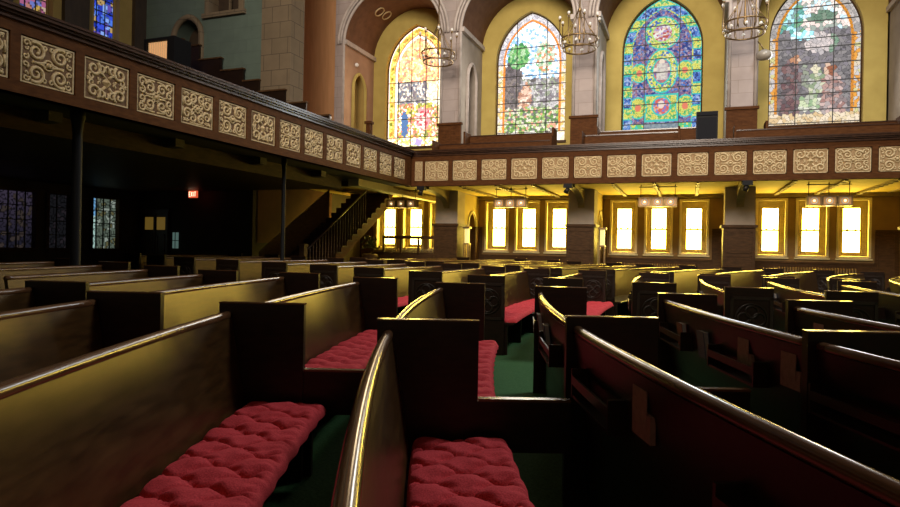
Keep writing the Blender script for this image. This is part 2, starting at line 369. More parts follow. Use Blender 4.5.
# hymnals and cards on the pew backs
def hymnal(R,y,lean,label,m,open_=False,th=.03):
    ph=phi_of(R,y); z0=fz_R(R)+.613; a=.065/R
    mb=MB(); o=.010-lean
    def bk(o0,o1,zb,zt,g=0):
        mb.hexa([arcpt(R,ph-a+g,o0,zb),arcpt(R,ph-a+g,o1,zb),arcpt(R,ph+a-g,o1,zb),arcpt(R,ph+a-g,o0,zb),
                 arcpt(R,ph-a+g,o0-.02,zt),arcpt(R,ph-a+g,o1-.02,zt),arcpt(R,ph+a-g,o1-.02,zt),arcpt(R,ph+a-g,o0-.02,zt)])
    root=thing('hymnal',arcpt(R,ph,o,z0),label,'book','hymnals in the pew racks')
    bk(o,o-.004,z0,z0+.17); bk(o-th,o-th-.004,z0,z0+.17); mb.build('cover',m,root)
    mb=MB(); bk(o-.004,o-th,z0+.003,z0+.166,.004/R); mb.build('pages',M['paper'],root)
def cards(R,y,label):
    ph=phi_of(R,y); z0=fz_R(R)
    root=thing('offering_card_holder',arcpt(R,ph,-.03,z0+.60),label,'card holder','pink card holders on the pew backs')
    mb=MB(); block(mb,R,ph,.17,-.014,.004,z0+.655,z0+.745); mb.build('pocket',M['card'],root)
    mb=MB(); block(mb,R,ph+.015/R,.13,-.016,-.012,z0+.70,z0+.82); mb.build('card',M['card'],root)
for (k,y,i,l) in [(-2,4.5,0,'pale edged hymnal at the far end of the second pew back right'),(-2,4.05,1,'hymnal beside the pale one on the second pew back right'),
    (-1,4.9,0,'pale hymnal behind the divider, upper end of curved pew back'),(-1,4.2,1,'pale hymnal behind the divider, lower on the curved pew back'),
    (-3,8.3,1,'small blue hymnal in a rack beyond the cross aisle, third row right'),(-4,8.2,1,'small blue hymnal in a rack beyond the cross aisle, fourth row right'),
    (-3,4.0,0,'hymnal on the third pew back right of centre')]:
    hymnal(RAD[k],y,.0,l,M['bookblue'] if i else M['bookred'])
cards(RAD[-1],2.12,'pink card holder on the large foreground pew back right of centre')
cards(RAD[-2],3.45,'left of the two pink card holders on the second pew back right')
cards(RAD[-2],2.98,'right of the two pink card holders on the second pew back right')
cards(RAD[-3],4.3,'pink card holder on the third pew back right of centre')

# ------------------------------------------------------------------ architecture helpers
UF=-7.23     # left gallery front
VF=16.02     # back gallery front
VA=18.0      # arcade plane
VW=20.02     # window wall
ULW=-15.0    # left wall
BAY=[-8.92,-4.87,-.82,3.25]; HALF=1.69; SPR=7.85
def pointed(hw,rise,n=14):
    """half outline of a pointed arch: list (x,z) from (-hw,0) to (0,rise)"""
    R=(rise*rise+hw*hw)/(2*hw); th=math.acos((R-hw)/R)
    return [(-hw+R-R*cos(th*i/n),R*sin(th*i/n)) for i in range(n+1)]
def arch_outline(hw,spring,rise,n=14,round_=False):
    l=[(-hw*cos(PI/2*i/n),hw*sin(PI/2*i/n)) for i in range(n+1)] if round_ else pointed(hw,rise,n)
    pts=[(x,spring+z) for x,z in l]; return pts+[(-x,z) for x,z in reversed(pts[:-1])]
def arch_wall(mb,P,a0,a1,b0,b1,c,hw,sill,spring,rise,depth,round_=False,n=14):
    """wall in plane (a,b) with an arched opening centred at c; P(a,b,d) maps to 3d, d = depth"""
    o=arch_outline(hw,spring,rise,n,round_)
    if a0<c-hw: mb.quad(P(a0,b0,0),P(c-hw,b0,0),P(c-hw,b1,0),P(a0,b1,0))
    if a1>c+hw: mb.quad(P(c+hw,b0,0),P(a1,b0,0),P(a1,b1,0),P(c+hw,b1,0))
    if sill>b0: mb.quad(P(c-hw,b0,0),P(c+hw,b0,0),P(c+hw,sill,0),P(c-hw,sill,0))
    for i in range(len(o)-1):
        (x0,z0),(x1,z1)=o[i],o[i+1]; mb.quad(P(c+x0,z0,0),P(c+x1,z1,0),P(c+x1,b1,0),P(c+x0,b1,0))
    if depth:
        path=[(-hw,sill)]+o+[(hw,sill)]
        for i in range(len(path)-1):
            (x0,z0),(x1,z1)=path[i],path[i+1]; mb.quad(P(c+x0,z0,0),P(c+x1,z1,0),P(c+x1,z1,depth),P(c+x0,z0,depth))
        mb.quad(P(c-hw,sill,0),P(c+hw,sill,0),P(c+hw,sill,depth),P(c-hw,sill,depth))
def arch_tube(mb,P,c,hw,sill,spring,rise,r,d=0,round_=False,n=16,legs=True,k=6,up=(0,1,0)):
    o=arch_outline(hw,spring,rise,n,round_); path=([(-hw,sill)] if legs else [])+o+([(hw,sill)] if legs else [])
    mb.tube([P(c+x,z,d) for x,z in path],r,k,up=up)

# ------------------------------------------------------------------ back wall: window wall above the gallery
PW=lambda a,b,d:(a,VW+d,b)
mb=MB()
GW=1.16; GSILL,GSPR,GRISE=4.76,7.40,1.60; GOFF=-.05
for c in BAY:
    arch_wall(mb,PW,c-HALF-.05,c+HALF+.05,2.95,10.4,c+GOFF,GW,GSILL,GSPR,GRISE,.24)
mb.quad(PW(4.9,2.95,0),PW(18.2,2.95,0),PW(18.2,10.4,0),PW(4.9,10.4,0))
struct('wall_back',mb,M['yellow'],fixn=False)
# arcade in front of it
PA=lambda a,b,d:(a,VA+d,b)
mb=MB(); PWID=.33
edges=[BAY[0]-HALF]+[ (BAY[i]+BAY[i+1])/2 for i in range(3)]+[BAY[3]+4.05/2]
for i,c in enumerate(BAY):
    a0=-10.98 if i==0 else edges[i]; arch_wall(mb,PA,a0,edges[i+1],5.05,11.2,c,HALF,5.05,SPR,0,0,True)
c=BAY[3]+4.05
arch_wall(mb,PA,edges[4],edges[4]+4.05,5.05,11.2,c,HALF,5.05,SPR,0,0,True)
mb.quad(PA(edges[4]+4.05,2.95,0),PA(18.2,2.95,0),PA(18.2,11.2,0),PA(edges[4]+4.05,11.2,0))
struct('wall_arcade',mb,M['stone'],fixn=False)
# niche side walls (with blind pointed doorways on their left sides) and vaults
allb=BAY+[BAY[3]+4.05]
for i,c in enumerate(allb):
    mb=MB(); mb.cm=0
    PL=lambda a,b,d,c=c:(c-HALF-d,a,b)
    arch_wall(mb,PL,VA,VW,2.95,SPR+.1,VA+.95,.36,4.0,6.55,.5,.0)
    mb.cm=1
    PR=lambda a,b,d,c=c:(c-HALF-.22,a,b)
    mb.quad(*[PR(*q,0) for q in ((VA+.4,3.9),(VA+1.5,3.9),(VA+1.5,7.3),(VA+.4,7.3))])
    o=[(-.36,4.0)]+arch_outline(.36,6.55,.5)+[(.36,4.0)]
    for q in range(len(o)-1):
        (x0,z0),(x1,z1)=o[q],o[q+1]
        mb.quad((c-HALF,VA+.95+x0,z0),(c-HALF,VA+.95+x1,z1),(c-HALF-.22,VA+.95+x1,z1),(c-HALF-.22,VA+.95+x0,z0))
    mb.cm=0
    mb.quad((c+HALF,VA,2.95),(c+HALF,VW,2.95),(c+HALF,VW,SPR+.1),(c+HALF,VA,SPR+.1))
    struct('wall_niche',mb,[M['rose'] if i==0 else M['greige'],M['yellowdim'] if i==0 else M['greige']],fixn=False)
    mb=MB(); arch_tube(mb,lambda a,b,d,c=c:(c-HALF+.02,a,b),VA+.95,.42,4.0,6.55,.55,.06,up=(1,0,0))
    struct('trim_doorway',mb,M['yellow'] if i==0 else M['moulding'])
    mb=MB(); n=24
    for q in range(n):
        t0,t1=PI*q/n,PI*(q+1)/n
        mb.add([(c-HALF*cos(t),v,SPR+HALF*sin(t)) for v in (VA,VW) for t in (t0,t1)],[(0,1,3,2)],True)
    vt=struct('ceiling_vault',mb,M['vault'],fixn=False)
    if i==0:
        for ang,vv in ((.93,19.05),(.96,19.5)):
            g=MB(); p=Vector((c-(HALF-.02)*cos(ang),vv,SPR+(HALF-.02)*sin(ang)))
            tu=Vector((sin(ang),0,cos(ang))); tv=Vector((0,1,0))
            g.tube([p+tu*.17*cos(w*PI/12)+tv*.17*sin(w*PI/12) for w in range(24)],.025,5,True,up=(cos(ang),0,-sin(ang))); g.build('gilt_ring',M['gold'],vt)
    mb=MB()
    for s in (-1,1):
        x=c+s*HALF; mb.box(min(x,x-s*.09),max(x,x-s*.09),VA-.06,VW,SPR-.02,SPR+.12)
    struct('trim_impost',mb,M['moulding'])
    mb=MB()
    for r_,w_,d_ in ((HALF+.03,.045,-.02),(HALF+.13,.035,-.05),(HALF+.23,.05,-.03)):
        arch_tube(mb,PA,c,r_,5.07,SPR,0,w_,d_,True,22,legs=(r_<HALF+.1))
    struct('trim_archivolt',mb,M['moulding'])
# bases of the piers
piers=[(-10.98,-10.61)]+[(edges[i]-.34,edges[i]+.34) for i in range(1,5)]
for (a0,a1) in piers[1:]:
    mb=MB(); mb.box(a0-.03,a1+.03,VA-.05,VA+.03,3.4,5.0); mb.box(a0-.07,a1+.07,VA-.09,VA+.03,5.0,5.07)
    for q in range(8): mb.box(a0+.0+q*.085,a0+.012+q*.085,VA-.058,VA-.05,3.4,4.98)
    struct('trim_pier_dado',mb,M['galwood'])

# ------------------------------------------------------------------ stained glass windows
def hsh(*a):
    r=random.Random(hash(tuple(int(x*131+7) for x in a))); return r
VC={}
def vor(x,z,s,seed):
    """jittered cell id and distance ratio"""
    ix,iz=math.floor(x/s),math.floor(z/s); best=(9,None); sec=9
    for dx in(-1,0,1):
        for dz in(-1,0,1):
            k=(ix+dx,iz+dz,seed); r=VC.get(k)
            if r is None:
                q=random.Random((ix+dx)*7919+(iz+dz)*104729+seed*31); r=VC[k]=(q.random(),q.random(),q.random(),q.random())
            px=(ix+dx+r[0])*s; pz=(iz+dz+r[1])*s
            d=math.hypot(x-px,z-pz)
            if d<best[0]: sec=best[0]; best=(d,((ix+dx),(iz+dz),r[2],r[3]))
            elif d<sec: sec=d
    k=best[1]; q=VC[(k[0],k[1],seed)]; return (*k,(k[0]+q[0])*s,(k[1]+q[1])*s),(sec-best[0])/s
def mixc(a,b,t): return tuple(x*(1-t)+y*t for x,y in zip(a,b))
def inel(x,z,cx,cz,rx,rz): return ((x-cx)/rx)**2+((z-cz)/rz)**2
def edge_dist(x,z):
    """distance to the window outline (z from sill)"""
    h=GSPR-GSILL
    if z<h: return GW-abs(x)
    R=(GRISE**2+GW**2)/(2*GW); return R-math.hypot(abs(x)+R-GW,z-h)
def pick(p,w):
    return p[int(w*len(p))%len(p)]
WH=(1,1,1)
def paint_medallions(x,z):
    c,e=vor(x,z,.055,3); w=c[2]; w2=c[3]; d=edge_dist(x,z)
    blue=(.10,.22,.62); dblue=(.05,.08,.30); yel=(.80,.78,.16); grn=(.15,.60,.22); teal=(.08,.62,.55); red=(.55,.12,.10); pur=(.22,.15,.34); lav=(.42,.40,.60)
    if d<.30:
        if d<.05: col=teal
        else:
            t=(z+.1)/.34; i=int(t); f=t-i
            col=(pick([blue,(.2,.38,.8),dblue,(.45,.55,.85)],w) if i%2 else pick([yel,grn,(.75,.85,.3),yel],w))
            if abs(f-.5)>.44: col=teal
            if d>.265: col=pick([yel,teal],w)
        return mixc(col,(.02,.02,.03),.5 if e<.10 else 0)
    for (cx,cz,rx,rz,core) in ((0,3.18,.52,.50,'top'),(0,2.02,.46,.68,'mid'),(-.66,2.0,.26,.30,'s'),(.66,2.0,.26,.30,'s'),(-.68,.92,.28,.34,'s'),(.68,.92,.28,.34,'s')):
        q=inel(x,z,cx,cz,rx,rz)
        if q<1:
            q=q**.5
            if core=='s':
                if q>.88: return teal
                if q<.32: return (.85,.25,.15)
                return mixc(pick([yel,grn,(.7,.75,.2),yel],w),(.02,.02,.03),.5 if e<.1 else 0)
            if q>.93: return teal
            if q>.60: return mixc(pick([yel,(.85,.82,.3),yel,grn,(.9,.88,.5),blue],w),(.02,.02,.03),.5 if e<.1 else 0)
            if q>.53: return (.45,.8,.2) if core=='top' else teal
            if core=='mid':
                if abs(x)<.16 and 1.75<z<2.25: return pick([(.75,.70,.62),(.6,.52,.5)],w)
                if inel(x,z,0,2.30,.08,.09)<1: return (.9,.75,.62)
                if abs(z-2.08)<.05: return (.9,.8,.6)
                return pick([(.6,.22,.18),(.35,.18,.28),(.25,.18,.4),(.5,.3,.3)],w)
            return pick([(.9,.88,.85),red,(.5,.35,.6),(.8,.6,.5)],w)
    if abs(x)<.50 and .48<z<1.32:
        if abs(x)>.44 or z<.54 or z>1.26: return teal
        q=inel(x,z,0,.95,.32,.34)
        if q<.55:
            if inel(x,z,0,1.0,.09,.12)<1: return (.9,.75,.65)
            return pick([(.75,.15,.12),(.2,.25,.7),(.6,.2,.25),(.85,.5,.3)],w)
        if q<.8: return teal
        return mixc(pick([yel,grn,(.75,.78,.3),yel],w),(.02,.02,.03),.5 if e<.1 else 0)
    if z<.42: return pick([(.25,.32,.36),(.32,.38,.42),(.2,.26,.32)],w) if abs(x)<.5 else pick([yel,teal,grn],w)
    return mixc(pick([pur,dblue,lav,(.30,.18,.28),blue,(.28,.28,.45),(.5,.25,.3)],w),(.02,.02,.03),.5 if e<.1 else 0)
def border(x,z,d,w,pal,inner,wid=.26):
    if d<.04: return (.9,.85,.8)
    if d<wid-.07: return pick(pal,w)
    if d<wid: return inner
    return None
def paint_landscape(x,z):
    c,e=vor(x,z,.075,9); w=c[2]; d=edge_dist(x,z); L=.55 if e<.09 else 0; lead=(.10,.07,.04); x,z=c[4],c[5]
    if z<.34: return pick([(1.6,1.5,1.3),(1.8,1.7,1.5),(1.5,1.2,.8)],w)
    b=border(x,z,d,w,[(1.5,.9,.3),(1.5,1.3,.9),(1.3,1.1,1),(1.1,.95,.5)] if z<2.6 else [(1.0,.95,1.0),(.75,.7,.78),(1.2,1.1,1.1)],(1.3,.42,.08))
    if b: return mixc(b,lead,L)
    if z>2.1:
        if inel(x,z,-.45,2.85,.36,.42)<1: col=pick([(.2,.65,.2),(.4,.8,.3),(.1,.4,.15),(.7,1.0,.6)],w)
        elif inel(x,z,.45,2.75,.34,.5)<1: col=pick([(.3,.85,.4),(.8,.95,.7),(1.3,1.2,.9),(1.1,.5,.25),(1.5,1.5,1.4)],w)
        elif inel(x,z,-.66,2.1,.36,.6)<1: col=pick([(.22,.19,.2),(.3,.25,.26),(.17,.15,.16)],w)
        else: col=pick([(1.8,1.8,1.8),(1.5,1.65,1.8),(.5,.9,1.5),(1.9,1.9,1.8)],w)
    elif z>1.15:
        if inel(x,z,-.16,1.55,.17,.42)<1 or inel(x,z,-.3,1.4,.13,.35)<1: col=pick([(.95,.5,.3),(1.2,.8,.6),(.7,.35,.25),(1.3,1.1,.9)],w)
        elif x<-.38 or z>2.0-.5*x and x<.1: col=pick([(.25,.21,.22),(.33,.28,.28),(.2,.18,.17),(.4,.33,.3)],w)
        else: col=pick([(.45,.42,.44),(.85,.8,.8),(.35,.3,.33),(1.0,.95,.9),(.5,.55,.4)],w)
    else: col=pick([(.25,.5,.12),(.5,.75,.2),(.9,1.0,.6),(1.2,1.1,.9),(.35,.3,.3),(1.2,.6,.4),(.2,.35,.15)],w)
    return mixc(col,lead,L)
def paint_grey(x,z):
    c,e=vor(x,z,.10,17); w=c[2]; d=edge_dist(x,z); L=.6 if e<.08 else 0; lead=(.03,.03,.03); x,z=c[4],c[5]
    if z<.50: return mixc(pick([(1.0,.72,.4),(1.2,1.0,.75),(1.1,.9,.6)],w),lead,L)
    if z<2.75: b=border(x,z,d,w,[(1.1,.50,.10),(1.0,.85,.65),(.9,.85,.4),(.85,.8,.8)],(.9,.35,.06),.25)
    else: b=border(x,z,d,w,[(.66,.60,.56),(.8,.72,.68),(.52,.48,.46)],(.9,.36,.05),.27)
    if b: return mixc(b,lead,L)
    g=pick([(.17,.155,.16),(.22,.2,.2),(.12,.11,.115),(.19,.17,.19)],w)
    if z>2.85: 
        col=pick([(.75,.6,.55),(.8,.7,.65),(.3,.34,.3),(.55,.75,.85)],w)
        if inel(x,z,.2,3.2,.35,.16)<1: col=pick([(.12,.2,.14),(.18,.24,.18)],w)
        elif x<-.3: col=pick([(.1,.32,.28),(.4,.75,.85),(.15,.35,.2),(.2,.3,.3)],w)
    elif inel(x,z,-.28,2.75,.28,.2)<1: col=pick([(.35,.8,.95),(.6,.9,.95),(.7,.85,.85)],w)
    elif inel(x,z,.12,2.5,.34,.32)<1: col=pick([(.5,.44,.43),(.6,.52,.5),(.42,.38,.38)],w)
    elif inel(x,z,.42,2.45,.18,.25)<1: col=pick([(.16,.26,.18),(.22,.3,.22)],w)
    elif inel(x,z,-.44,2.08,.13,.15)<1: col=(.42,.20,.11) if x<-.40 else (.62,.42,.30)
    elif inel(x,z,-.56,1.45,.24,.62)<1 or (z<1.3 and -.86<x<-.34): col=pick([(.12,.06,.065),(.17,.09,.085),(.10,.075,.08),(.2,.13,.13),(.15,.13,.135)],w)
    elif inel(x,z,-.24,1.55,.10,.32)<1: col=pick([(.25,.27,.2),(.3,.33,.25),(.22,.22,.2)],w)
    elif inel(x,z,.04,1.72,.10,.13)<1: col=(.62,.56,.40)
    elif inel(x,z,.06,1.35,.17,.42)<1: col=pick([(.30,.35,.2),(.5,.5,.36),(.22,.28,.17),(.42,.42,.38)],w)
    elif inel(x,z,.40,1.72,.15,.16)<1: col=(.26,.09,.045) if x>.36 else (.58,.40,.30)
    elif inel(x,z,.46,1.2,.27,.5)<1 or (z<.95 and .2<x<.86): col=pick([(.40,.25,.22),(.5,.36,.33),(.3,.16,.14),(.36,.30,.29),(.22,.17,.17)],w)
    elif inel(x,z,-.08,.78,.34,.26)<1: col=pick([(.5,.56,.36),(.6,.6,.5),(.25,.36,.2),(.4,.42,.33)],w)
    else: col=g
    return mixc(tuple(q*1.7+.03 for q in col),lead,L)
def paint_gold(x,z):
    c,e=vor(x,z,.07,23); w=c[2]; d=edge_dist(x,z); L=.45 if e<.08 else 0; lead=(.35,.08,.02); x,z=c[4],c[5]
    if z<.36:
        if inel(x,z,.05,.18,.14,.13)<1: return (.8,.6,1.4)
        return mixc(pick([(2.2,1.5,.5),(2.4,2.1,1.4),(.8,1.0,.2),(2.4,1.0,.5),(2.5,2.3,1.8)],w),lead,L)
    if d<.05: return (2.4,1.6,1.3)
    if d<.24:
        t=z/.33; f=t-int(t)
        if abs(f-.5)<.2 and .09<d<.2: return pick([(.9,.45,.08),(.35,.4,.05),(1.1,.5,.1)],w)
        return mixc(pick([(2.2,1.1,.18),(2.4,1.7,.5),(1.9,.75,.12),(2.3,1.4,.3)],w),lead,L)
    if d<.29: return (1.3,.45,.2)
    if d<.36: return (2.4,2.1,1.6)
    if z>2.3: return mixc(pick([(2.2,1.2,.4),(2.5,2.0,1.0),(2.1,.85,.35),(1.9,.55,.35),(2.4,1.6,.6),(2.2,1.0,.6)],w),lead,L)
    if z>1.55: return mixc(pick([(.35,.3,.35),(.5,.45,.4),(.9,.8,.7),(.3,.35,.45),(1.4,1.3,1.1)],w) if x<.35 else pick([(2.2,2,1.7),(2,1.5,.8)],w),lead,L)
    if inel(x,z,-.5,.8,.13,.5)<1: return mixc((.15,.32,.65),lead,L)
    if inel(x,z,.2,1.0,.3,.4)<1: return mixc(pick([(1.5,.15,.2),(2,.6,.6),(2.2,1.6,1.2)],w),lead,L)
    return mixc(pick([(1.5,1.0,.2),(.7,.75,.12),(2.2,1.7,1.0),(1.5,.4,.25),(.45,.45,.15),(2.3,1.9,1.5),(1.7,.6,.4)],w),lead,L)
def stained(idx,c,painter,strength,hb,vb):
    st=.018; nx=int(2*(GW+.04)/st); nz=int((GSPR+GRISE-GSILL+.1)/st); vs=[];fs=[];cols=[]
    vg=VW+.22
    x0=-(GW+.04); z0=-.03
    for j in range(nz+1):
        for i in range(nx+1): vs.append((c+x0+i*st,vg,GSILL+z0+j*st))
    for j in range(nz):
        for i in range(nx):
            x=x0+(i+.5)*st; z=z0+(j+.5)*st
            if edge_dist(x,z)<-.06: continue
            a=j*(nx+1)+i; fs.append((a,a+1,a+nx+2,a+nx+1)); cols.append(painter(x,z))
    mb=MB(); mb.add(vs,fs)
    # frame is the structure object, glass and bars its parts
    fr=MB(); arch_tube(fr,PW,c,GW-.01,GSILL,GSPR,GRISE,.03,.18); fr.box(c-GW-.05,c+GW+.05,VW-.05,VW+.24,GSILL-.08,GSILL)
    f=struct(f'window_{idx}',fr,M['wains'])
    g=mb.build('stained_glass',glass_attr(f'stained_glass_{idx}',strength),f,fixn=False)
    at=g.data.attributes.new('glass_colour','FLOAT_COLOR','FACE')
    flat=[]
    for q in cols: flat+= [q[0],q[1],q[2],1.0]
    at.data.foreach_set('color',flat)
    bb=MB()
    for z in hb:
        lim=GW
        while edge_dist(lim,z)<0 and lim>.05: lim-=.01
        bb.box(c-lim,c+lim,vg-.02,vg-.004,GSILL+z-.013,GSILL+z+.013)
    for x in vb:
        zt=0
        while edge_dist(x,zt)>0: zt+=.02
        bb.box(c+x-.012,c+x+.012,vg-.02,vg-.004,GSILL,GSILL+zt)
    bb.build('saddle_bars',M['lead'],f)
stained(1,BAY[0]+GOFF,paint_gold,1.0,(.36,1.0,1.62,2.3),(-.75,-.25,.3,.75))
stained(2,BAY[1]+GOFF,paint_landscape,.95,(.34,.62,1.05,1.32,1.88,2.2,2.6,3.12),(-.5,.5))
stained(3,BAY[2]+GOFF,paint_medallions,1.0,(.42,1.02,1.5,1.98,2.4,2.85,3.4),(-.5,.5))
stained(4,BAY[3]+GOFF,paint_grey,.85,(.24,.6,1.05,1.4,1.9,2.35,2.62,3.1,3.5),(-.45,.48))

# ------------------------------------------------------------------ back wall below the gallery: rows of sash windows
mb=MB(); mb2=MB()
WIN=[]
for c in BAY:
    for q in (-1.02,0,1.0): WIN.append(c-.05+q)
c4=BAY[3]+4.05
for q in (-1.02,0,1.0): WIN.append(c4-.05+q)
WIN.sort(); hw=.375; LT,LS=2.80,1.24
xs=[-13.2]+[e for w in WIN for e in (w-hw,w+hw)]+[18.2]
for i in range(0,len(xs),2): mb.quad((xs[i],VW,-.6),(xs[i+1],VW,-.6),(xs[i+1],VW,3.1),(xs[i],VW,3.1))
for w in WIN:
    mb.quad((w-hw,VW,-.6),(w+hw,VW,-.6),(w+hw,VW,LS),(w-hw,VW,LS)); mb.quad((w-hw,VW,LT),(w+hw,VW,LT),(w+hw,VW,3.1),(w-hw,VW,3.1))
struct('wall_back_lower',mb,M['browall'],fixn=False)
def sash_window(n,w):
    mb=MB(); D=.34
    for (a,b) in ((w-hw,w-hw),(w+hw,w+hw)): mb.quad((a,VW,LS),(a,VW+D,LS),(a,VW+D,LT),(a,VW,LT))
    mb.quad((w-hw,VW,LT),(w+hw,VW,LT),(w+hw,VW+D,LT),(w-hw,VW+D,LT)); mb.quad((w-hw,VW,LS),(w+hw,VW,LS),(w+hw,VW+D,LS+.02),(w-hw,VW+D,LS+.02))
    # moulded casing
    for (a,b,z0,z1) in ((w-hw-.035,w-hw+.03,LS-.04,LT+.05),(w+hw-.03,w+hw+.035,LS-.04,LT+.05),(w-hw+.03,w+hw-.03,LT-.02,LT+.05),(w-hw+.03,w+hw-.03,LS-.06,LS+.0)):
        mb.box(a,b,VW-.035,VW+.03,z0,z1)
    mb.box(w-hw-.06,w+hw+.06,VW-.08,VW+.02,LS-.10,LS-.055)
    f=struct(f'window_{n}',mb,M['reveal'])
    mb=MB(); g=.205; v0,v1=VW+.26,VW+.31
    for (a,b,z0,z1) in ((w-hw,w-g,LS,LT),(w+g,w+hw,LS,LT),(w-g,w+g,LS,LS+.12),(w-g,w+g,LT-.22,LT),(w-g,w+g,1.93,1.975)): mb.box(a,b,v0,v1,z0,z1)
    for s in(-1,1): mb.box(w+s*(g+.05)-.012,w+s*(g+.05)+.012,v0-.02,v0,LS,LT-.18)
    mb.build('sash',M['sash'],f)
    mb=MB(); mb.quad((w-g-.01,VW+.295,LS+.1),(w+g+.01,VW+.295,LS+.1),(w+g+.01,VW+.295,LT-.2),(w-g-.01,VW+.295,LT-.2)); mb.build('pane',M['amberglass'],f,fixn=False)
    mb=MB()
    for s in(-1,1): mb.box(w+s*.10-.03,w+s*.10+.03,v0-.012,v0+.004,1.975,2.0)
    for s in(-1,1): mb.box(w+s*.085-.004,w+s*.085+.004,v0+.01,v0+.03,LS+.1,LT-.2)
    mb.build('lead_lines',M['sash'],f)
for i,w in enumerate(WIN): sash_window(i+5,w)
# wainscot of that wall
mb=MB()
def wains(a0,a1,z1,v=VW,m=mb):
    m.box(a0,a1,v-.05,v-.001,-.5,z1); m.box(a0,a1,v-.08,v-.001,z1,z1+.05); 
    k=max(1,int((a1-a0)/.5)); 
    for i in range(k):
        x0=a0+(a1-a0)*i/k+.06; x1=a0+(a1-a0)*(i+1)/k-.06
        for (p,q,r,s) in ((x0,x1,.45,.47),(x0,x1,z1-.09,z1-.07),(x0,x0+.02,.47,z1-.09),(x1-.02,x1,.47,z1-.09)): m.box(p,q,v-.062,v-.05,r,s)
gr=[(WIN[3*i]-hw-.12,WIN[3*i+2]+hw+.12) for i in range(5)]
px=-11.0
for (a,b) in gr:
    wains(px,a,1.92); wains(a,b,1.02); px=b
wains(px,18,1.92)
struct('trim_wainscot',mb,M['wains'])
# free-standing piers under the gallery, their upper part plaster, lower part panelled
for i,(a0,a1) in enumerate(piers[1:]):
    mb=MB(); mb.box(a0-.02,a1+.02,VA-.15,VA+.5,1.98,2.99)
    p=struct('wall_pier',mb,M['greige'])
    mb=MB(); A0,A1,V0,V1=a0-.05,a1+.03,VA-.18,VA+.53
    mb.box(A0,A1,V0,V1,-.5,1.93); mb.box(A0-.05,A1+.05,V0-.05,V1+.05,1.93,2.0)
    for z0,z1 in ((.25,.75),(.82,1.2),(1.27,1.82)):
        for (p0,p1,q0,q1) in ((A0+.08,A1-.08,z0,z0+.025),(A0+.08,A1-.08,z1-.025,z1),(A0+.08,A0+.105,z0,z1),(A1-.105,A1-.08,z0,z1)): mb.box(p0,p1,V0-.014,V0,q0,q1)
    mb.build('panelled_base',M['wains'],p)
    # plaster wall from pier to back wall with a pointed doorway
    mb=MB(); PD=lambda a,b,d,x=a1-.02:(x,a,b)
    arch_wall(mb,PD,VA+.5,VW,-.5,2.99,VA+1.35,.34,-.4,1.95,.42,0)
    q=struct('wall_spur',mb,M['yellow'],fixn=False)
    mb=MB(); arch_tube(mb,PD,VA+1.35,.42,.0,1.95,.5,.04,up=(1,0,0)); mb.build('doorway_moulding',M['reveal'],q)
    mb=MB(); mb.box(a1-.03,a1+.02,VA+1.62,VW,-.5,1.92); mb.box(a1-.04,a1+.04,VA+1.62,VW,1.92,1.97); mb.build('wainscot',M['wains'],q)
# soffit of the back gallery, ribs
mb=MB(); mb.box(-15.3,18.2,VF+.15,VW+.02,2.985,3.04); struct('ceiling_soffit',mb,M['ceil'])
ribn=0
mb=MB()
for c in BAY+[c4]:
    for q in (-1.0,0.0,1.0):
        mb.box(c+q-.035,c+q+.035,VF+.2,VW,2.93,2.99)
        for i in range(9): mb.box(c+q-.05,c+q+.05,VF+.5+i*.38,VF+.58+i*.38,2.915,2.94)
mb.box(-9,18,VW-.10,VW,2.88,2.99)
struct('trim_ceiling_ribs',mb,M['sash'])
# curved timber brackets from the piers to the gallery front
for i,(a0,a1) in enumerate(piers[1:]):
    c=(a0+a1)/2; mb=MB(); n=10
    prof=[(VA-.155,2.98),(VF+.21,2.98),(VF+.21,2.88)]+[(VF+.21+(VA-.365-VF)*sin(PI/2*k/n),2.88-.42*(1-cos(PI/2*k/n))) for k in range(1,n+1)]
    w=.09; vs=[(c-w,v,z) for v,z in prof]+[(c+w,v,z) for v,z in prof]; k=len(prof)
    mb.add(vs,[tuple(range(k)),tuple(range(k,2*k))[::-1]]+[(j,(j+1)%k,k+(j+1)%k,k+j) for j in range(k)])
    tag(mb.build('gallery_bracket',M['sash']),f"curved timber bracket under the back gallery, {['leftmost, by the stair bay','second from the left','third from the left','rightmost'][i]}",'bracket','curved brackets under the back gallery')

M['groove2']=noise_mat('carving_ground_tan',(.30,.19,.085),(.38,.25,.12),(30,30,30),.8,3,0,1)
